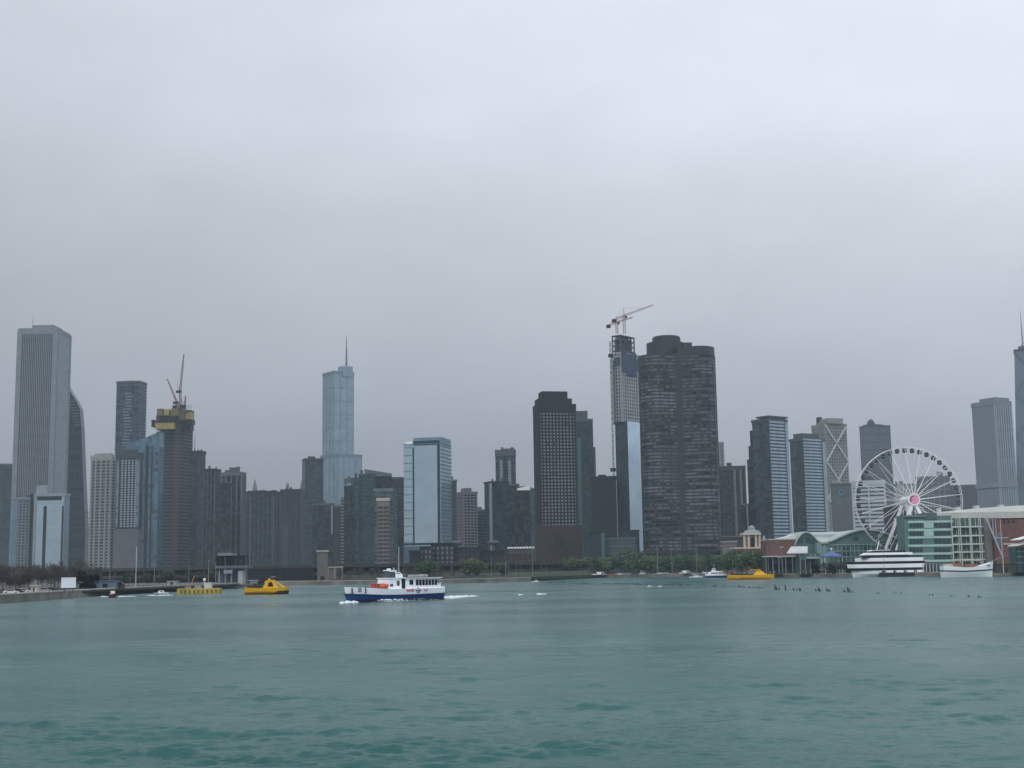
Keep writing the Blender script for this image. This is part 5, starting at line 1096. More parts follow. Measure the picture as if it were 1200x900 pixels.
a_, b_ = P(946, 624, D + 26), P(985, 633.5, D + 6); q = MB(); q.prism([(P(958, 636, D + 12).x, D + 3), (P(984, 636, D + 6).x, D + 3), (P(990, 636, D + 40).x, D + 44), (P(944, 636, D + 40).x, D + 44)], Zt(970, 637, D), 0, tops=[Zt(965, 635, D)] * 2 + [Zt(965, 623.5, D + 44)] * 2); q.build('sloping_roof', glr, r)
bx(r, 'link_wall', g_hall and mat('link_glass', (.2, .3, .3), .3), 958, 986, 636, 668, D + 4, 8)
for x in range(962, 1056, 5): bx(r, 'mullion', glp, x - .25, x + .25, 637 if x > 974 else 638, 668, D - .5, .4)
for y in (637.5, 645, 652): bx(r, 'transom', glp, 973, 1056, y, y + .8, D - .6, .3)
for x0, x1, y0, y1 in ((988, 996, 641, 651), (1000, 1006, 629, 633), (1010, 1018, 640, 650), (985, 990, 653, 662), (1022, 1030, 640, 648), (936, 941, 630, 636), (944, 950, 629, 636), (951, 955, 632, 637)): bx(r, 'dark_pane', dgl, x0, x1, y0, y1, D - .35 if x0 > 960 else D + 11.7, .3)
# small lower hall in front
D = 745; p0 = G(940, D); r = empty('pier_shed', (p0.x, D, LZ), 'low glass shed with a pale sloping roof in front of the glass halls', 'shed')
a_, b_ = P(922, 648, D), P(954, 640, D); q = MB(); q.prism([(a_.x, D), (b_.x - 4, D), (b_.x, D + 16), (P(934, 640, D).x, D + 16)], a_.z - .5, 0, tops=[a_.z, a_.z, Zt(950, 640, D + 10), Zt(940, 640, D + 10)]); q.build('roof', mat('shed_pale_roof', (.48, .5, .48)), r)
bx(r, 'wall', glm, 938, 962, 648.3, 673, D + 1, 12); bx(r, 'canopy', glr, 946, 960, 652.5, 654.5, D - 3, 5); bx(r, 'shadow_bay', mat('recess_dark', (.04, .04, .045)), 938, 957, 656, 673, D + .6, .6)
for x in (938, 944, 950, 956, 961): bx(r, 'post', glp, x - .3, x + .3, 649, 675, D + .2, .4)
# blue marquee
D = 738; A, B_ = P(964, 653.5, D), P(985.5, 653.5, D); cx = (A.x + B_.x) / 2; w_ = (B_.x - A.x) / 2; r = empty('blue_marquee', (cx, D, LZ), 'blue marquee tent with a white finial before the glass halls', 'marquee')
q = MB(); q.loft([[Vector((cx - w_ * k, D - w_ * k * .8, z)), Vector((cx + w_ * k, D - w_ * k * .8, z)), Vector((cx + w_ * k, D + w_ * k * .8, z)), Vector((cx - w_ * k, D + w_ * k * .8, z))] for k, z in ((1, A.z), (1, A.z + .9), (.45, A.z + 2.3), (.04, A.z + 3.8))]); q.build('canopy', mat('tent_blue', (.10, .15, .32), .6), r)
for sx in (-1, 1):
    for sy in (-1, 1):
        q = MB(); q.tube((cx + sx * w_ * .95, D + sy * w_ * .75, LZ), (cx + sx * w_ * .95, D + sy * w_ * .75, A.z + .1), .12); q.build('leg', white, r)
q = MB(); q.lathe((cx, D, A.z + 3.7), [(.1, 0), (.5, .6), (.5, 1.1), (.1, 1.6)], 10); q.build('finial', white, r)

# ------------------------------------------------------------------ giant wheel
D = 738; hb_ = P(1064.5, 586.5, D); RW = 62.3 * M(D); AX = 9.5
wh = empty('ferris_wheel', (hb_.x, D, LZ), 'giant white observation wheel with dark gondolas and a pink hub screen', 'ferris wheel')
wm2 = mat('wheel_white_steel', (.80, .80, .82), .4, var=.03)
def wp(ang, r_, y): return Vector((hb_.x + r_ * math.cos(ang), D + y, hb_.z + r_ * math.sin(ang)))
def ring_tube(rr, y, t_, nm):
    q = MB(); n = 84; rings = []
    for i in range(n + 1):
        a_ = 2 * math.pi * i / n; c_ = wp(a_, rr, y); o_ = Vector((math.cos(a_), 0, math.sin(a_))); rings.append([c_ + o_ * t_, c_ + Vector((0, t_, 0)), c_ - o_ * t_, c_ - Vector((0, t_, 0))])
    q.loft(rings, cap=False); return q.build(nm, wm2, wh)
ring_tube(RW, -1.3, .15, 'rim'); ring_tube(RW, 1.3, .15, 'rim')
for i in range(42):
    a_ = 2 * math.pi * i / 42 + .02; q = MB(); q.bar(wp(a_, RW, -1.3), wp(a_, RW, 1.3), .09); q.build('rim_tie', wm2, wh)
for i in range(21):
    a_ = 2 * math.pi * i / 21 + .10
    q = MB(); q.bar(wp(a_, 2.0, -AX), wp(a_, RW, -1.3), .27, None, .2); q.build('spoke', wm2, wh); q = MB(); q.bar(wp(a_, 2.0, AX), wp(a_, RW, 1.3), .2, None, .16); q.build('spoke', wm2, wh)
gb_ = MB(); gb_.lathe((0, 0, 0), [(.55, -1.35), (1.15, -1.0), (1.28, -.2), (1.2, .75), (.8, 1.15), (.2, 1.3)], 12); gm_ = gb_.mesh('gondola', mat('gondola_dark_glass', (.018, .022, .028), .2), smooth=True)
gr_ = MB(); gr_.lathe((0, 0, 0), [(1.30, -.52), (1.36, -.4), (1.36, -.22), (1.30, -.12)], 12); gr_.bar((0, -1.5, 1.2), (0, 1.5, 1.2), .18); grm = gr_.mesh('frame', mat('gondola_trim', (.15, .16, .17), .4))
for i in range(42):
    c_ = wp(2 * math.pi * (i + .5) / 42 + .02, RW - 1.75, 0); g = link('gondola', gm_, wh, (c_.x - hb_.x, 0, c_.z - LZ)); link('frame', grm, g)
q = MB(); q.tube((hb_.x, D - AX - .8, hb_.z), (hb_.x, D + AX, hb_.z), 2.3, n=20); q.build('hub', wm2, wh)
q = disc(hb_.x, D - AX - .8, hb_.z, 3.35, 0, .5, (0, -1), hole=2.75); q.build('hub_ring', white, wh)
q = disc(hb_.x, D - AX - .82, hb_.z, 2.8, 0, .45, (0, -1)); q.build('hub_screen', mat('pink_screen', (.60, .26, .38), .4, var=.2, scale=.8, emit=.15), wh)
for r0_, a0_, a1_, nm_, mm_ in ((1.9, 100, 215, 'screen_crescent', mat('screen_mark', (.12, .04, .12))), (1.0, -60, 170, 'screen_swirl', mat('screen_pale', (.8, .5, .6))), (.5, 20, 250, 'screen_swirl', mat('screen_pale', (.8, .5, .6)))):
    q = MB()
    for k in range(7):
        t0_, t1_ = R_(a0_ + (a1_ - a0_) * k / 7), R_(a0_ + (a1_ - a0_) * (k + 1) / 7)
        q.bar((hb_.x + r0_ * math.cos(t0_), D - AX - 1.34, hb_.z + r0_ * math.sin(t0_)), (hb_.x + r0_ * math.cos(t1_), D - AX - 1.34, hb_.z + r0_ * math.sin(t1_)), .2 if r0_ < 1.5 else .5)
    q.build(nm_, mm_, wh)
for s_ in (-1, 1):
    for yy in (-1, 1):
        q = MB(); q.bar((hb_.x, D + yy * (AX - .4), hb_.z), (hb_.x + s_ * 15.5, D + yy * 13, 4.0), 1.7, None, 1.3); q.build('leg', white, wh)
q = MB(); q.bar((hb_.x - 9.4, D - 11.6, hb_.z - 22), (hb_.x + 9.4, D - 11.6, hb_.z - 22), .5); q.build('cross_brace', wm2, wh)
q = MB(); q.box((hb_.x, D, 4.2), (38, 30, 4.8)); q.build('platform', c_mid, wh)
q = MB(); q.box((hb_.x - 9, D - 9, 8.2), (8, 4, 3.2)); q.build('boarding_station', mat('boarding_pink', (.42, .30, .28)), wh)
# dark bundled umbrellas / masts near the foot
# ------------------------------------------------------------------ green glass terrace building
D = 702; p0 = G(1105, D); r = empty('terrace_building', (p0.x, D, LZ), 'five storey green glass building with white floor bands at the foot of the wheel', 'building')
tgw = mat('teal_cladding', (.12, .20, .19), .5, .1); tgp = mat('pale_teal_panel', (.40, .55, .52), .4, .1); wfr = mat('terrace_white', (.55, .62, .60), .5)
bx(r, 'wall', tgw, 1061, 1117, 604.5, 676, D, 14); bx(r, 'wall', mat('teal_dark_bay', (.07, .11, .11), .4), 1117, 1156, 607, 676, D + 2, 12)
bx(r, 'roof_slab', mat('teal_slab', (.12, .2, .19)), 1060, 1086, 603.5, 606, D - 1, 15); bx(r, 'roof_step', m_sage, 1083, 1098, 601, 609, D - .6, 13)
for k, (y0, y1) in enumerate(((613, 618), (623, 627.5), (631.5, 637), (642, 647), (650, 655.5))):
    for x0, x1 in ((1066, 1082), (1095, 1114.5)):
        nW = 4
        for j in range(nW):
            xa, xb_ = x0 + (x1 - x0) * j / nW, x0 + (x1 - x0) * (j + .86) / nW; bx(r, 'window', dgl, xa, xb_, y0, y1, D - .25, .5)
for y in (610, 619.5, 628.3, 638, 647.5, 656): bx(r, 'floor_band', tgp, 1064, 1117, y, y + 2.6, D - .4, .6)
for y0, y1 in ((612, 618.5), (620, 628)): bx(r, 'pale_panel', tgp, 1083, 1094, y0, y1, D - .3, .5)
for y in (616.5, 627, 636.8, 646, 655): bx(r, 'terrace_edge', wfr, 1116, 1156, y, y + 1.5, D - .6, 2.8)
for x in (1116.5, 1126.5, 1138.8, 1150.5): bx(r, 'mullion', mat('cream_mullion', (.52, .55, .47)), x - .45, x + .45, 606, 663, D - .9, .5)
for x in (1121.5, 1132.5, 1144.5): bx(r, 'mullion', wfr, x - .2, x + .2, 607, 660, D + 1.6, .3)
bx(r, 'ground_floor', mat('dark_teal', (.05, .08, .08)), 1080, 1104, 661, 676, D - 1.2, 1.6)
for x in range(1082, 1104, 4): bx(r, 'column', c_lt, x - .4, x + .4, 661, 676, D - 1.8, .5)
# big white curved roof hall and brick hall to the right
r2 = empty('white_roofed_hall', (G(1150, D + 30).x, D + 34, LZ), 'long hall with a pale curved roof above the green glass building and the brick hall', 'hall')
q = MB(); sec = []
for i in range(13):
    x = 1076 + (1235 - 1076) * i / 12; y = 603 - 11.5 * math.sin(math.pi * .5 * i / 12) ** 1.0 * (1 if i else 0) ; p_ = P(x, y, D + 14); sec.append((p_.x, p_.z))
prof = [(sec[0][0], sec[0][1] - 4)] + [(sec[-1][0], sec[0][1] - 4)] + sec[::-1]
q.loft([[Vector((x, y, z)) for x, z in prof] for y in (D + 14, D + 60)]); q.build('curved_roof', mat('roof_offwhite', (.62, .63, .61), var=.12, scale=.08), r2)
bx(r2, 'fascia', mat('fascia_beige', (.48, .49, .45)), 1083, 1235, 600, 607.5, D + 3, 12); bx(r2, 'wall', c_mid, 1080, 1230, 606, 676, D + 32, 26)
for x0, w_, h_ in ((1100, 3, 2), (1122, 4, 2.5), (1143, 5, 3), (1172, 5, 2.5)): bx(r2, 'roof_unit', c_lt, x0, x0 + w_, 597.5 - h_ - (x0 - 1100) * .05, 601, D + 16, 4)
r3 = empty('brick_hall', (G(1180, D - 4).x, D - 4, LZ), 'dark red brick hall at the right edge beside the grey pier wall', 'building')
bx(r3, 'brick_wall', brick, 1166, 1240, 608.5, 676, D - 6, 20); bx(r3, 'grey_pier_wall', mat('grey_pier_wall', (.17, .165, .165)), 1155.5, 1163, 607.5, 676, D - 3, 8); bx(r3, 'recessed_wall', mat('mauve_recess', (.11, .09, .10)), 1162, 1172, 607, 676, D - 1, 10)
bx(r3, 'cream_ledge', c_beige, 1176, 1240, 636, 638, D - 6.6, 1); bx(r3, 'blue_window', mat('blue_pane', (.12, .13, .22), .3), 1167.5, 1173, 624, 639, D - 6.3, .5)
for x in (1163.5, 1166.5): bx(r3, 'pale_strip', mat('pale_strip2', (.28, .27, .28)), x, x + 1.2, 608, 632, D - 6.8, .7)
a_, b_ = P(1156, 608, D - 8), P(1174.5, 652, D - 8); q = MB(); q.bar(a_, b_, .75); q.build('diagonal_brace', mat('brace_pale', (.38, .38, .4)), r3)
for x in (1176, 1181, 1187): bx(r3, 'window', dw, x, x + 1.6, 609.5, 613, D - 6.4, .5)
# green pavilion with white peaked awnings
D2 = 640; r4 = empty('green_pavilion', (G(1200, D2).x, D2, LZ), 'dark green pavilion with white peaked awnings cut by the right edge', 'pavilion')
bx(r4, 'wall', mat('pavilion_green', (.04, .085, .085), .4), 1191, 1235, 641, 672, D2, 9)
for x0, y0 in ((1191, 637), (1194, 630)):
    a_ = P(x0, y0 + 3, D2 - 1.5); q = MB(); q.loft([[Vector((a_.x, y, a_.z)), Vector((a_.x + 12, y, a_.z + 3.0)), Vector((a_.x + 12, y, a_.z + 3.3)), Vector((a_.x, y, a_.z + .35))] for y in (D2 - 2, D2 + 10)]); q.build('awning', white, r4)
for y in (646, 652, 659): bx(r4, 'rail', mat('pav_rail', (.2, .3, .3)), 1191, 1235, y, y + .8, D2 - .5, .4)
for x in (1192, 1199, 1206): bx(r4, 'post', m_dk, x - .25, x + .25, 641, 674, D2 - .7, .4)
hut(1166, 1190, 661, 632, 'low dark kiosk row on the wharf right of the white sailing ship', mat('kiosk_dark', (.06, .055, .05)), m_dk, 'wharf_kiosk', 4)
pole(1176.5, 607, 622, 'tall cream mast with a crossbar right of the white sailing ship', .3, m=mat('mast_cream', (.42, .41, .36)), name='flag_mast', yard=3.5)
# ------------------------------------------------------------------ boats
def hull(name, m, r, L_, B_, keel, sheer_bow, sheer_mid, sheer_st, bow=.35, flare=1.15, z0=-.6, transom=.85, n=22, upto=None, frm=None):
    """hull along +X (bow at +L/2); frm/upto slice it by height to give bands of colour"""
    secs = []
    for i in range(n + 1):
        u = i / n; x = -L_ / 2 + L_ * u
        w_ = transom + (1 - transom) * math.sin(min(u / .45, 1) * math.pi / 2) if u < .45 else 1.0
        if u > 1 - bow: w_ *= max(.03, max(0.0, math.cos((u - (1 - bow)) / bow * math.pi / 2)) ** .75)
        top = sheer_st + (sheer_mid - sheer_st) * min(u / .5, 1) if u < .5 else sheer_mid + (sheer_bow - sheer_mid) * ((u - .5) / .5) ** 1.8
        secs.append((x, w_ * B_ / 2, top, u))
    lo = z0 if frm is None else frm; q = MB(); rings = []
    for x, hw, top, u in secs:
        hi = top if upto is None else min(upto(u) if callable(upto) else upto, top)
        l_ = lo(u) if callable(lo) else lo
        def wz(z): f_ = max(0, min(1, (z - z0) / max(top - z0, .1))); return hw * (.62 + .38 * min(1, f_ * 1.7) ** .6) * (1 + (flare - 1) * f_) * (1 if u < .95 else .5 + .5 * f_)
        xo = lambda z: x + (.035 * L_ * (max(0, (z - z0) / (top - z0)) - .6) * max(0, (u - .8) / .2))
        zs = [l_, l_ + (hi - l_) * .5, hi]
        rings.append([Vector((xo(z), -wz(z), z)) for z in zs] + [Vector((xo(z), wz(z), z)) for z in zs[::-1]])
    q.loft(rings); return q.build(name, m, r, origin=(0, 0, 0), smooth=False)
def lb(r, nm, mm, x0, x1, y0, y1, z0, z1, sl0=0, sl1=0, bev=0):
    """box in the boat's own axes; sl0/sl1 slope the stern/bow end"""
    q = MB(); q.loft([[Vector((x0, y0, z0)), Vector((x1, y0, z0)), Vector((x1, y1, z0)), Vector((x0, y1, z0))], [Vector((x0 + sl0, y0 + bev, z1)), Vector((x1 - sl1, y0 + bev, z1)), Vector((x1 - sl1, y1 - bev, z1)), Vector((x0 + sl0, y1 - bev, z1))]])
    return q.build(nm, mm, r, origin=(0, 0, 0))
def ltube(r, nm, mm, *pts, rad=.05):
    q = MB()
    for a_, b_ in zip(pts[:-1], pts[1:]): q.tube(a_, b_, rad, n=6)
    return q.build(nm, mm, r, origin=(0, 0, 0))
def letters(txt, size, m, parent, loc, rot, name='lettering', bold=.02):
    cu = bpy.data.curves.new(name, 'FONT'); cu.body = txt; cu.size = size; cu.extrude = .02; cu.offset = bold; cu.align_x = 'CENTER'; cu.align_y = 'CENTER'
    to = bpy.data.objects.new(name, cu); COL.objects.link(to); dg = bpy.context.evaluated_depsgraph_get(); me = bpy.data.meshes.new_from_object(to.evaluated_get(dg)); bpy.data.objects.remove(to)
    me.materials.clear(); me.materials.append(m); o = link(name, me, parent, loc); o.rotation_euler = rot; return o
foam = mat('white_foam', (.78, .82, .82), .9, var=.1, scale=2.0); navy = mat('navy_hull', (.012, .05, .21), .25, var=.05); boatw = mat('boat_white', (.93, .94, .97), .35, var=.03); rust = mat('antifoul_red', (.16, .05, .045), .6)
glb = mat('boat_window', (.012, .016, .022), .12); red = mat('red_paint', (.5, .06, .05), .5); orange = mat('orange_raft', (.75, .13, .05), .5)
# --- water bus; side facing us is its port side once it heads left
A, B_ = Wd(404, 706.5), Wd(512, 702.4)
Df = (A.y + B_.y) / 2; LF = (B_ - A).length * 1.0; cx = (A + B_) / 2
rzf = math.atan2(A.y - B_.y, A.x - B_.x)
fr = empty('water_bus', (cx.x, cx.y + 1.5, 0), 'blue and white passenger water bus under way to the left with a foaming wake', 'ferry', rz=rzf)
k = LF; BW = 5.2
hull('lower_hull', navy, fr, k, BW, 0, 2.1, 1.42, 1.55, upto=lambda u: 1.42 + .45 * max(0, (u - .5) / .5) ** 1.8, z0=-.5, bow=.30)
hull('boot_stripe', rust, fr, k * .985, BW * .985, 0, .5, .35, .3, z0=-.6, upto=.3, bow=.30, flare=1.3)
hull('rub_rail', black, fr, k * 1.012, BW * 1.03, 0, 2.1, 1.42, 1.55, frm=lambda u: 1.39 + .45 * max(0, (u - .5) / .5) ** 1.8, upto=lambda u: 1.55 + .45 * max(0, (u - .5) / .5) ** 1.8, z0=-.5, bow=.30)
hull('upper_hull', boatw, fr, k, BW, 0, 3.45, 2.9, 2.75, frm=lambda u: 1.46 + .45 * max(0, (u - .5) / .5) ** 1.8, upto=lambda u: 2.75 + (.7 * max(0, (u - .6) / .4) if u > .6 else 0), z0=-.5, bow=.30)
yS = BW / 2 * 1.12      # the side towards us once turned is +Y in boat axes
xs_ = -k / 2
lb(fr, 'cabin', boatw, xs_ + 1.0, xs_ + 12.2, -2.35, 2.35, 2.6, 5.05, .15, .1, .12)
lb(fr, 'cabin_roof', white, xs_ + .7, xs_ + 12.5, -2.5, 2.5, 5.052, 5.25); lb(fr, 'roof_edge', mat('roof_dark_trim', (.03, .04, .08)), xs_ + 1.0, xs_ + 11.9, -2.3, 2.3, 5.25, 5.42)
lb(fr, 'saloon_gap', glb, xs_ + 12.2, xs_ + 13.3, -1.9, 1.9, 2.6, 4.9)
lb(fr, 'wheelhouse', boatw, xs_ + 13.3, xs_ + 17.6, -1.9, 1.9, 2.6, 5.1, 0, .35, .08); lb(fr, 'wheelhouse_roof', boatw, xs_ + 12.3, xs_ + 17.5, -2.0, 2.0, 5.1, 5.28)
for i in range(7):
    x = xs_ + 2.7 + i * 1.02
    w_ = lb(fr, 'window', glb, x - .37, x + .37, 2.30, 2.40, 3.45, 4.75); dup_ = lb(fr, 'window', glb, x - .37, x + .37, -2.40, -2.30, 3.45, 4.75)
for x0, x1 in ((10.1, 11.2),): lb(fr, 'window', glb, xs_ + x0, xs_ + x1, 2.30, 2.40, 3.65, 4.72)
lb(fr, 'door_window', mat('warm_window', (.16, .09, .08), .3), xs_ + 14.0, xs_ + 14.8, 1.84, 1.95, 3.5, 4.6); lb(fr, 'oval_port', mat('port_blue', (.08, .1, .2), .2), xs_ + 16.0, xs_ + 16.9, 1.82, 1.94, 3.3, 3.9)
# badges
mr1, mr2 = mat('badge_navy', (.03, .05, .14), .4), mat('badge_grey', (.4, .45, .52), .4)
for bx_, bz, br, yy in ((4.1 - 0 + 4.9, 2.30, .62, yS - .12), (k - 2.3, 2.75, .5, 2.12), (1.75, 4.35, .45, 2.36)):
    q = disc(xs_ + bx_, yy, bz, br, 0, .10, (0, 1), 20, hole=br * .62); q.build('round_badge', mr1, fr, origin=(0, 0, 0)); q = disc(xs_ + bx_, yy, bz, br * .62, 0, .06, (0, 1), 20); q.build('badge_centre', mr2, fr, origin=(0, 0, 0))
lb(fr, 'badge_bar', mr1, xs_ + 8.0, xs_ + 10.0, yS - .1, yS, 2.2, 2.42)
rt = (R_(90), 0, R_(180))
letters('WATER', .72, red, fr, (xs_ + 11.6, yS + .03, 2.32), rt, bold=.03); letters('TAXI', .62, mat('faded_red', (.62, .22, .2)), fr, (xs_ + 6.6, yS + .03, 2.30), rt, bold=.02)
# foredeck, rafts, rails, mast
for x in (17.9, 18.9): 
    q = MB(); q.tube((xs_ + x, .9, 3.5), (xs_ + x, 2.1, 3.5), .42, n=12); q.build('life_raft', orange, fr, origin=(0, 0, 0))
lb(fr, 'raft_box', mat('raft_red', (.3, .04, .04)), xs_ + 17.7, xs_ + 20.4, -.9, .8, 2.9, 4.0)
for k2 in range(7): ltube(fr, 'stanchion', steel, (xs_ + 17.2 + k2 * .75, 1.7 - k2 * .18, 3.1), (xs_ + 17.2 + k2 * .75, 1.7 - k2 * .18, 4.15), rad=.03)
ltube(fr, 'handrail', steel, (xs_ + 17.2, 1.7, 4.15), (xs_ + 21.7, .6, 4.3), rad=.03)
lb(fr, 'console', mat('console_tint', (.05, .08, .1), .2), xs_ + 14.4, xs_ + 16.6, -1.1, 1.1, 5.28, 6.6, 0, .6, .1); lb(fr, 'windscreen_frame', boatw, xs_ + 14.2, xs_ + 14.5, -1.15, 1.15, 5.28, 7.0); lb(fr, 'hard_top', boatw, xs_ + 14.9, xs_ + 16.3, -1.2, 1.2, 6.85, 7.05)
lb(fr, 'equipment_box', boatw, xs_ + 12.0, xs_ + 13.0, -.8, .8, 5.3, 6.1); ltube(fr, 'radar_arch', boatw, (xs_ + 12.3, 1.2, 5.3), (xs_ + 12.9, 1.0, 6.4), (xs_ + 12.9, -1.0, 6.4), (xs_ + 12.3, -1.2, 5.3), rad=.08)
ltube(fr, 'bow_staff', boatw, (xs_ + 14.35, 1.0, 5.2), (xs_ + 14.9, .9, 7.6), rad=.07); q = MB(); q.lathe((xs_ + 15.6, 0, 7.05), [(.5, 0), (.55, .2), (.3, .35)], 12); q.build('radar_dome', white, fr, origin=(0, 0, 0))
ltube(fr, 'antenna', white, (xs_ + 12.6, .2, 5.3), (xs_ + 12.6, .2, 12.4), rad=.05)
for x0, x1, h_ in ((6.6, 8.9, .5), (3.7, 5.6, .55)): lb(fr, 'roof_locker', c_lt, xs_ + x0, xs_ + x1, -.8, .8, 5.42, 5.42 + h_, .15, .15, .1)
for k2 in range(11): ltube(fr, 'stanchion', m_dk, (xs_ + 1.2 + k2 * 1.05, 2.3, 5.25), (xs_ + 1.2 + k2 * 1.05, 2.3, 5.85), rad=.025)
ltube(fr, 'handrail', m_dk, (xs_ + 1.2, 2.3, 5.85), (xs_ + 11.7, 2.3, 5.85), rad=.03)
for x in (.1, 3.0): lb(fr, 'fender', black, xs_ + k - x - .9, xs_ + k - x - .75, yS * (.34 if x < 2 else .78), yS * (.42 if x < 2 else .86), 1.9, 3.2)
ltube(fr, 'stern_rail', steel, (xs_ + .2, 2.0, 2.75), (xs_ + .2, 2.0, 3.9), (xs_ + .2, -2.0, 3.9), (xs_ + .2, -2.0, 2.75), rad=.035); lb(fr, 'stern_bulwark', boatw, xs_ - .3, xs_ + 1.1, -2.2, 2.3, 1.75, 3.0)
# wake and bow wave: broken foam with thickness
def foam_patch(label, pts, w0, w1, h, seed, name='foam', n=60, parent=None):
    rg = np.random.default_rng(seed); q = MB(); P0 = [Vector(p) for p in pts]; ls = [0]
    for a_, b_ in zip(P0[:-1], P0[1:]): ls.append(ls[-1] + (b_ - a_).length)
    rings = []
    for i in range(n + 1):
        s_ = ls[-1] * i / n
        j = max(0, min(len(P0) - 2, next((t_ for t_ in range(len(ls) - 1) if ls[t_ + 1] >= s_), len(ls) - 2))); u = (s_ - ls[j]) / max(ls[j + 1] - ls[j], 1e-6)
        c_ = P0[j].lerp(P0[j + 1], u); d_ = (P0[j + 1] - P0[j]).normalized(); nn2 = Vector((-d_.y, d_.x, 0)); f_ = i / n; e = min(1, min(f_, 1 - f_) * 8); w_ = (w0 + (w1 - w0) * f_) * (.65 + .5 * rg.uniform()) * e + .03; hh = h * (1 - .65 * f_) * (.6 + .7 * rg.uniform()) * e + .02
        c_ = c_ + nn2 * rg.normal() * .08 * w_
        rings.append([c_ - nn2 * w_ / 2 + Vector((0, 0, -.25)), c_ - nn2 * w_ * .3 + Vector((0, 0, hh * .6)), c_ + Vector((0, 0, hh)), c_ + nn2 * w_ * .3 + Vector((0, 0, hh * .55)), c_ + nn2 * w_ / 2 + Vector((0, 0, -.25))])
    q.loft(rings); o = q.build(name, foam, None, origin=(0, 0, 0), smooth=True); tag(o, label, kind='stuff'); return o
d_ = (B_ - A).normalized(); off = Vector((cx.x, cx.y + 1.5, 0)) - cx; nf = Vector((d_.y, -d_.x, 0))
S0 = B_ + off
foam_patch('white foaming wake trailing right from the stern of the water bus', [S0 - d_ * 1.5, S0 + d_ * 4 + nf * .3, Wd(530, 701.3), Wd(548, 699.4), Wd(562, 698.6)], 2.6, .6, .7, 1)
foam_patch('low foam along the waterline of the water bus', [A + off + d_ * 5.5 + nf * 2.6, A + off + d_ * 12 + nf * 2.9, S0 + nf * 2.2], 1.0, 1.4, .55, 2)
foam_patch('bow wave of the water bus', [A + off - d_ * 1.0 + nf * .6, A + off + d_ * 2.2 + nf * 2.0], 1.8, 1.6, .6, 3, n=20)
foam_patch('bow spray left of the water bus', [Wd(399, 707.2), Wd(407, 706.3)], 1.2, 1.8, .35, 4, n=14)
for i, (xa, ya, xb_, yb_, w_) in enumerate(((630, 696.6, 641, 696.2, 2.4), (607, 697.3, 613, 697, 1.0), (184, 698, 172, 698, .9), (184, 698, 203, 697.5, .9), (138, 699.5, 160, 698.6, .8), (118, 699, 128, 700, .6))):
    foam_patch('small streak of foam, number %d across the water' % (i + 1), [Wd(xa, ya), Wd(xb_, yb_)], w_, w_ * .5, .22, 10 + i, n=16)

def boat_at(px, py, name, label, cat, rz=0.0, group=None):
    p_ = Wd(px, py); return empty(name, (p_.x, p_.y, 0), label, cat, group, rz), p_.y
# --- yellow water taxi (bow right)
r, Dt = boat_at(313, 696.3, 'water_taxi', 'yellow water taxi with a raised cabin, lying right of the harbour pavilion', 'boat'); k = 50 * M(Dt)
hull('hull', yellow, r, k, 4.2, 0, 2.3, 2.0, 2.2, z0=-.4, bow=.25); hull('bow_band', black, r, k * 1.005, 4.25, 0, 1.2, .9, .5, z0=-.35, bow=.25, upto=lambda u: .06 + 1.15 * max(0, min(1, (u - .70) * 14)))
hull('side_panel', mat('ochre_panel', (.45, .2, .02), .5), r, k * 1.002, 4.27, 0, 1.0, 1.0, 1.0, z0=-.38, frm=.55, upto=lambda u: .6 + .55 * (u > .2 and u < .6), bow=.25)
x0 = -k / 2
lb(r, 'cabin', yellow, x0 + 6.0, x0 + 10.8, -1.7, 1.7, 1.9, 4.3, .9, 1.6, .15); lb(r, 'roof', yellow, x0 + 6.9, x0 + 9.6, -1.6, 1.6, 4.3, 4.6, .1, .2); lb(r, 'windscreen', glb, x0 + 7.6, x0 + 9.5, -1.74, 1.74, 2.5, 3.9, .3, .5, .02)
q = MB(); q.bar((x0 + 9.4, -1.5, 4.3), (x0 + 12.9, -1.2, 2.1), .3); q.build('sloping_frame', yellow, r, origin=(0, 0, 0)); q = MB(); q.bar((x0 + 9.4, 1.5, 4.3), (x0 + 12.9, 1.2, 2.1), .3); q.build('sloping_frame', yellow, r, origin=(0, 0, 0))
for i in range(9): ltube(r, 'rail_post', mat('rail_ochre', (.3, .2, .04)), (x0 + .4 + i * .65, -1.8, 2.0), (x0 + .4 + i * .65, -1.8, 2.9), rad=.04)
ltube(r, 'rail', m_dk, (x0 + .3, -1.8, 2.9), (x0 + 5.8, -1.8, 2.9), rad=.05); lb(r, 'deck_seats', m_dk, x0 + .8, x0 + 5.5, -1.2, 1.2, 2.1, 2.8); q = MB(); q.lathe((x0 + 7.8, 0, 4.6), [(.35, 0), (.4, .3), (.1, .55)], 10); q.build('radar_dome', yellow, r, origin=(0, 0, 0)); ltube(r, 'mast', steel, (x0 + 8.6, 0, 4.5), (x0 + 8.9, 0, 6.0), rad=.06); lb(r, 'light_bar', steel, x0 + 8.3, x0 + 9.9, -.5, .5, 5.55, 5.75)
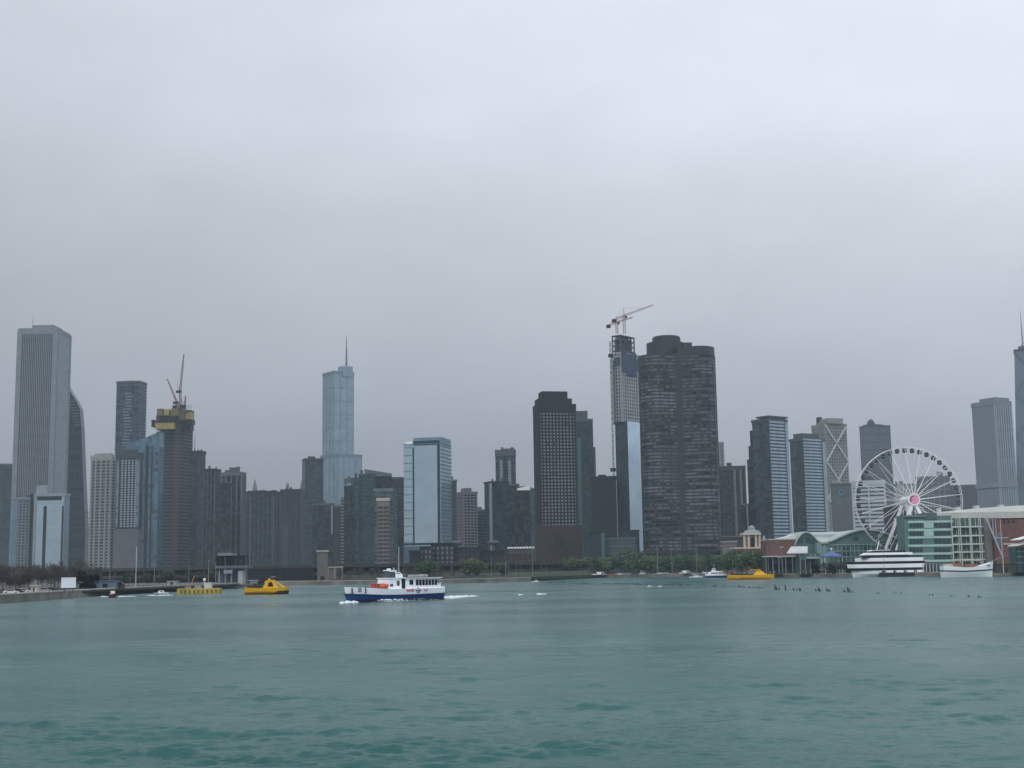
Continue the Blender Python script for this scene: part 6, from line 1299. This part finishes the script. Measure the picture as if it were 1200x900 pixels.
# --- yellow barge
r, Dt = boat_at(234, 696, 'barge', 'long low ochre barge moored below the glazed harbour pavilion', 'barge'); k = 47 * M(Dt)
lb(r, 'hull', mat('ochre_barge', (.42, .30, .06), .6, var=.25, scale=.6), -k / 2, k / 2, -2.5, 2.5, -.4, 1.75, -.3, -.2); lb(r, 'deck_edge', mat('barge_edge', (.52, .42, .15)), -k / 2 - .3, k / 2 + .2, -2.55, 2.55, 1.75, 1.95)
for i in range(9): lb(r, 'tyre_fender', black, -k / 2 + 1 + i * 1.55, -k / 2 + 1.25 + i * 1.55, -2.75, -2.5, .3, 1.4)
lb(r, 'deck_cabin', c_lt, 2.0, 4.2, -1.2, 1.2, 1.95, 3.9); lb(r, 'deck_box', steel, -1.6, .6, -1, 1, 1.95, 3.0); lb(r, 'deck_box', c_mid, -5, -3.2, -1, 1, 1.95, 2.8)
q = MB(); q.lathe((1.6, 0, 4.4), [(.1, -2.4), (.12, 0), (.5, .3), (.5, .8), (.1, 1.1)], 10); q.build('vent_cowl', white, r, origin=(0, 0, 0)); q = MB(); q.bar((-3.6, 0, 1.95), (-2.0, 0, 6.2), .25); q.build('davit', mat('davit_ochre', (.45, .25, .08)), r, origin=(0, 0, 0))
for i in range(7): ltube(r, 'rail_post', m_dk, (-6.4 + i * 1.0, -2.3, 1.9), (-6.4 + i * 1.0, -2.3, 2.9), rad=.035)
# --- small craft
def speedboat(px, py, wpx, label, top=white, dark=black, rz=0.0, name='speedboat'):
    r, Dt = boat_at(px, py, name, label, 'boat', rz); k = wpx * M(Dt)
    hull('hull', top, r, k, k * .36, 0, k * .15, k * .12, k * .11, z0=-.25, bow=.45); lb(r, 'cabin', top, -k * .2, k * .22, -k * .12, k * .12, k * .1, k * .26, k * .03, k * .12, .05); lb(r, 'windscreen', glb if dark is black else dark, -k * .1, k * .16, -k * .125, k * .125, k * .16, k * .22, k * .02, k * .05); lb(r, 'rub_strip', dark, -k * .49, k * .2, -k * .19, k * .19, k * .045, k * .065)
    return r
speedboat(189, 696.5, 17, 'white speedboat with a low cabin left of the ochre barge')
speedboat(628, 682.3, 9.5, 'small white motorboat near the centre seawall', rz=math.pi, name='motorboat'); speedboat(761, 687.6, 6.5, 'tiny white boat near the old pilings, left of two', name='motorboat'); speedboat(773, 687.6, 6.0, 'tiny white boat near the old pilings, right of two', rz=2.6, name='motorboat')
r, Dt = boat_at(132, 700.5, 'fishing_boat', 'small dark red boat with a white wheelhouse near the left seawall', 'boat', R_(-60)); hull('hull', mat('oxblood_hull', (.14, .02, .02), .4), r, 4.6, 2.0, 0, 1.35, 1.0, .9, z0=-.3, bow=.4); lb(r, 'wheelhouse', white, -1.2, .4, -.6, .6, .9, 2.1, .1, .2); lb(r, 'window', glb, -1.0, .2, -.63, .63, 1.45, 1.85)
def sailboat(px, py, ymast, label, L_=8, rz=0.0, mm=white):
    r, Dt = boat_at(px, py, 'sailing_boat', label, 'sailing boat', rz, 'moored sailing boats'); hull('hull', white, r, L_, L_ * .3, 0, 1.2, .95, .9, z0=-.3, bow=.5); lb(r, 'coachroof', white, -L_ * .2, L_ * .22, -.7, .7, .9, 1.4, .2, .5); zt_ = Zt(px, ymast, Dt); ltube(r, 'mast', mm, (L_ * .05, 0, .9), (L_ * .05, 0, zt_), rad=.13); ltube(r, 'boom', mm, (L_ * .05, 0, 2.0), (-L_ * .4, 0, 2.1), rad=.12)
    q = MB(); q.tube((L_ * .02, 0, 2.3), (-L_ * .38, 0, 2.35), .2, .12, 6); q.build('furled_sail', mat('sail_grey', (.4, .42, .45)), r, origin=(0, 0, 0)); ltube(r, 'stay', steel, (L_ * .49, 0, 1.2), (L_ * .05, 0, zt_ * .96), (-L_ * .49, 0, 1.0), rad=.02); return r
sailboat(158, 694.6, 641, 'sailing boat with a tall white mast by the left seawall', 6, R_(40), mat('mast_offwhite', (.6, .6, .6))); sailboat(816, 677.3, 641, 'white sailing boat with a bare mast left of the blue and white tour boat', 8.5, .1, m_pole)
# --- blue and white tour boat (bow left)
r, Dt = boat_at(839, 677, 'tour_boat', 'small blue and white tour boat moored left of the yellow speedboat', 'boat', math.pi); k = 24.5 * M(Dt)
hull('hull', navy, r, k, 4, 0, 2.2, 1.6, 1.5, z0=-.3, bow=.3, upto=1.25); hull('upper_hull', boatw, r, k, 4, 0, 2.5, 2.3, 2.2, z0=-.3, bow=.3, frm=1.25); lb(r, 'saloon', boatw, -k * .45, k * .36, -1.7, 1.7, 2.2, 3.7, .1, .8); lb(r, 'window_band', glb, -k * .43, k * .26, -1.74, 1.74, 2.5, 3.1, .1, .3); lb(r, 'upper_deck', boatw, -k * .36, k * .2, -1.6, 1.6, 3.7, 4.0); lb(r, 'wheelhouse', boatw, 0, k * .2, -1, 1, 4.0, 5.6, .2, .6); lb(r, 'window_band', glb, .2, k * .18, -1.03, 1.03, 4.6, 5.1, .1, .3); ltube(r, 'mast', white, (k * .08, 0, 5.5), (k * .08, 0, 8.2), rad=.07)
# --- yellow speedboat (bow right)
r, Dt = boat_at(880, 679.2, 'tour_speedboat', 'long yellow tour speedboat moored before the pier', 'boat'); k = 54 * M(Dt)
hull('hull', yellow, r, k, 4.6, 0, 2.6, 2.3, 2.5, z0=-.3, bow=.3, upto=None); hull('orange_stripe', mat('stripe_orange', (.5, .16, .01), .4), r, k * 1.003, 4.65, 0, 1.2, 1.2, 1.2, z0=-.28, frm=.55, upto=lambda u: .6 + .7 * (.25 < u < .62), bow=.3); hull('waterline', mat('pale_yellow', (.7, .55, .2), .5), r, k * .99, 4.66, 0, .3, .3, .3, z0=-.3, frm=.0, upto=.18, bow=.3)
lb(r, 'cowl', yellow, k * .06, k * .34, -1.6, 1.6, 2.2, 5.0, 1.6, 3.6, .5); lb(r, 'windscreen', glb, k * .09, k * .2, -1.5, 1.5, 2.7, 4.0, 1.2, .8, .25); lb(r, 'targa_top', yellow, k * .0, k * .20, -1.7, 1.7, 4.6, 4.95, .4, .2); lb(r, 'seat_rows', m_dk, -k * .42, k * .02, -1.4, 1.4, 2.2, 2.9); ltube(r, 'rail', m_dk, (-k * .45, -1.8, 3.2), (0, -1.8, 3.3), rad=.05)
# --- white yacht (bow left)
r, Dt = boat_at(1038, 675.8, 'dinner_yacht', 'large white multi deck yacht with dark window bands moored under the wheel', 'yacht', math.pi); k = 88 * M(Dt); m_ = M(Dt)
hull('hull', boatw, r, k * .89, 9, 0, 4.3, 3.4, 3.2, z0=-.5, bow=.28)
hull('lower_window_band', glb, r, k * .955, 9.3, 0, 4.9, 4.6, 4.4, z0=-.5, frm=3.3, upto=4.7, bow=.28)
hull('main_deck', boatw, r, k * .985, 9.8, 0, 7.3, 7.0, 6.8, z0=-.5, frm=4.7, upto=6.7, bow=.24); hull('middle_window_band', glb, r, k * .99, 9.9, 0, 8.2, 8.0, 8.0, z0=-.5, frm=6.7, upto=8.05, bow=.24)
sd_ = hull('second_deck', boatw, r, k * .86, 9.6, 0, 10, 10, 10, z0=-.5, frm=8.05, upto=9.9, bow=.4); sd_.location.x = -k * .045; lb(r, 'upper_window_band', glb, -k * .42, k * .33, -4.2, 4.2, 9.9, 11.4, .3, 2.0, .1); lb(r, 'sun_deck', boatw, -k * .34, k * .31, -4.5, 4.5, 11.4, 12.6, .3, 2.6, .1); lb(r, 'bridge_band', glb, -k * .30, k * .22, -3.9, 3.9, 12.6, 13.7, .3, 1.6, .1); lb(r, 'bridge_roof', boatw, -k * .05, k * .22, -3.6, 3.6, 13.5, 14.0, .4, 1.8)
for i in range(8): lb(r, 'boarding_gate', glb if i % 2 else m_dk, -k * .42 + i * 2.6, -k * .42 + i * 2.6 + 1.9, 4.25, 5.1, 2.25, 3.1)
lb(r, 'black_platform', black, -k * .49, k * .12, 3.6, 5.3, -.2, 2.2); lb(r, 'stern_rail', steel, -k * .49, -k * .44, -4, 4, 4, 6.3)
for i in range(4): lb(r, 'white_gate', boatw, -k * .47 + i * 5.4, -k * .47 + i * 5.4 + 3.6, 4.3, 5.35, 2.2, 3.3)
lb(r, 'overhang', boatw, -k * .47, k * .05, 4.4, 5.4, 4.7, 6.7); lb(r, 'overhang', boatw, -k * .44, k * .05, 4.3, 5.3, 8.05, 9.9)
for i in range(12): ltube(r, 'rail_post', steel, (-k * .3 + i * 1.7, 3.9, 12.4), (-k * .3 + i * 1.7, 3.9, 14.3), rad=.04)
for x in (-k * .12, k * .02):
    q = MB(); q.lathe((x, 0, 13.6), [(.8, 0), (1.0, .6), (.9, 2.2), (.2, 2.6)], 12); q.build('funnel', mat('funnel_dark', (.03, .035, .04)), r, origin=(0, 0, 0))
ltube(r, 'mast', boatw, (k * .1, 0, 13.8), (k * .06, 0, 19), rad=.2)
# --- white sailing ship (bow right)
r, Dt = boat_at(1134, 676.2, 'tall_ship', 'white hulled sailing ship with a dark stripe, moored right of the yacht', 'ship'); k = 59 * M(Dt)
hull('hull', boatw, r, k, 6, 0, 7.2, 4.4, 5.4, z0=-.5, bow=.35, flare=1.2); hull('dark_stripe', black, r, k * 1.004, 6.05, 0, 7.2, 4.4, 5.4, z0=-.5, bow=.35, flare=1.2, frm=lambda u: 2.35 + .5 * abs(u - .4) * 2, upto=lambda u: 2.95 + .5 * abs(u - .4) * 2)
lb(r, 'deck_house', mat('varnished_wood', (.22, .10, .06)), -k * .38, -k * .12, -1.8, 1.8, 4.6, 6.6); lb(r, 'deck_house', mat('varnished_wood', (.22, .10, .06)), -k * .02, k * .2, -1.6, 1.6, 4.6, 6.0); lb(r, 'canopy', c_beige, -k * .45, -k * .30, -2, 2, 5.0, 6.2)
mc = mat('spar_cream', (.5, .5, .42))
for x, yt in ((-k * .125, 604), (k * .095, 604), (k * .28, 607)):
    ltube(r, 'mast', mc, (x, -.2, 4), (x, -.2, Zt(1134, yt, Dt)), rad=.20)
    ltube(r, 'shroud', mc, (x - 1.6, -2.8, 4.8), (x, -.2, Zt(1134, yt + 8, Dt)), (x + 1.6, -2.8, 4.8), rad=.03); ltube(r, 'boom', mc, (x, 0, 7.4), (x - 4.4, 0, 7.6), rad=.14)
ltube(r, 'bowsprit', mat('spar_dark', (.2, .19, .17)), (k * .46, 0, 6.8), (k * .78, 0, 9.6), rad=.24); ltube(r, 'stay', steel, (k * .76, 0, 9.4), (k * .28, 0, Zt(1134, 610, Dt)), rad=.03)
lb(r, 'hawse_plate', mat('port_blue', (.08, .1, .2), .2), k * .36, k * .42, -2.6, -2.2, 5.0, 5.4); 
# ------------------------------------------------------------------ old pilings and rubble in the water
PL = [(742, 685, 2), (748, 685.2, 2), (789, 686, 3), (794, 686.3, 4), (799, 686.5, 2), (806, 687, 2), (818, 687.4, 4), (825, 687.8, 3), (836, 688.4, 3), (839, 688.6, 4), (847, 689, 3), (851, 689.2, 2), (856, 689.4, 3), (861, 689.5, 3), (866, 689.8, 5), (869, 689.8, 4), (872, 690, 3), (878, 690.2, 3), (883, 690.5, 3), (887, 690.6, 4), (890, 690.8, 3),
      (894, 691, 2), (908, 692, 8), (910, 692.2, 5), (913, 692.4, 5), (920, 692.6, 8), (930, 693, 4), (934, 693.2, 4), (937, 693.4, 5), (956, 693.8, 3), (959, 693.8, 8), (961, 694, 4), (969, 694.2, 5), (972, 694.2, 4), (989, 695, 4), (994, 695.2, 8), (998, 695.4, 4), (1028, 696.6, 2), (1030, 696.8, 1.6), (1047, 696.2, 2.5), (1050, 696.4, 2), (1056, 696.6, 2), (1089, 699, 2), (1093, 699.2, 2.4), (1114, 700, 1.5), (1117, 700.1, 1.5), (1135, 700.8, 3), (1147, 701.4, 2.4), (1150, 701.5, 2)]
PL = [(x, y - 1.2, h) for x, y, h in PL]
pm = mat('wet_timber', (.028, .026, .024), .7, var=.3, scale=2)
for i, (px, py, hp) in enumerate(PL):
    p_ = Wd(px, py); h_ = hp * .72 * M(p_.y); w_ = .09 + .03 * (i % 3)
    kind = 'tall leaning' if hp >= 7 else 'medium' if hp >= 4 else 'low worn'
    near = 'left of the tour boat' if px < 827 else 'below the tour boat' if px < 852 else 'below the yellow speedboat' if px < 907 else 'below the red brick block' if px < 940 else 'below the blue marquee' if px < 990 else 'below the white yacht' if px < 1083 else 'below the white sailing ship'
    r = empty('old_piling', (p_.x, p_.y, 0), f'{nth(i)} dark piling from the left, {kind}, {near}', 'piling', 'old pilings in the water')
    q = MB(); lean = Vector((random.uniform(-.12, .12), random.uniform(-.1, .1), 0)) * h_; q.tube((0, 0, -1.5), lean + Vector((0, 0, h_)), w_ * 1.25, w_, 8); q.build('post', pm, r, origin=(0, 0, 0))
    if hp >= 3: q = MB(); q.tube((w_ * 2.2, .1, -1.5), (w_ * 2.6, .1, h_ * random.uniform(.3, .7)), w_, w_ * .8, 7); q.build('stub', pm, r, origin=(0, 0, 0))
q = MB(); rg = np.random.default_rng(5)
for i in range(150):
    px = rg.uniform(643, 808); p_ = Wd(px, 683.2 + (px - 643) * .017 + rg.uniform(-.5, .6)); s_ = rg.uniform(.25, .75)
    q.lathe((p_.x, p_.y, -.35), [(s_ * 1.1, 0), (s_ * rg.uniform(.7, 1.1), s_ * .7), (s_ * .35, s_ * rg.uniform(1.0, 1.3))], 6)
tag(q.build('rubble', mat('wet_stone', (.05, .052, .05), .8, var=.3)), 'low line of dark rubble breaking the water before the green trees', kind='stuff')
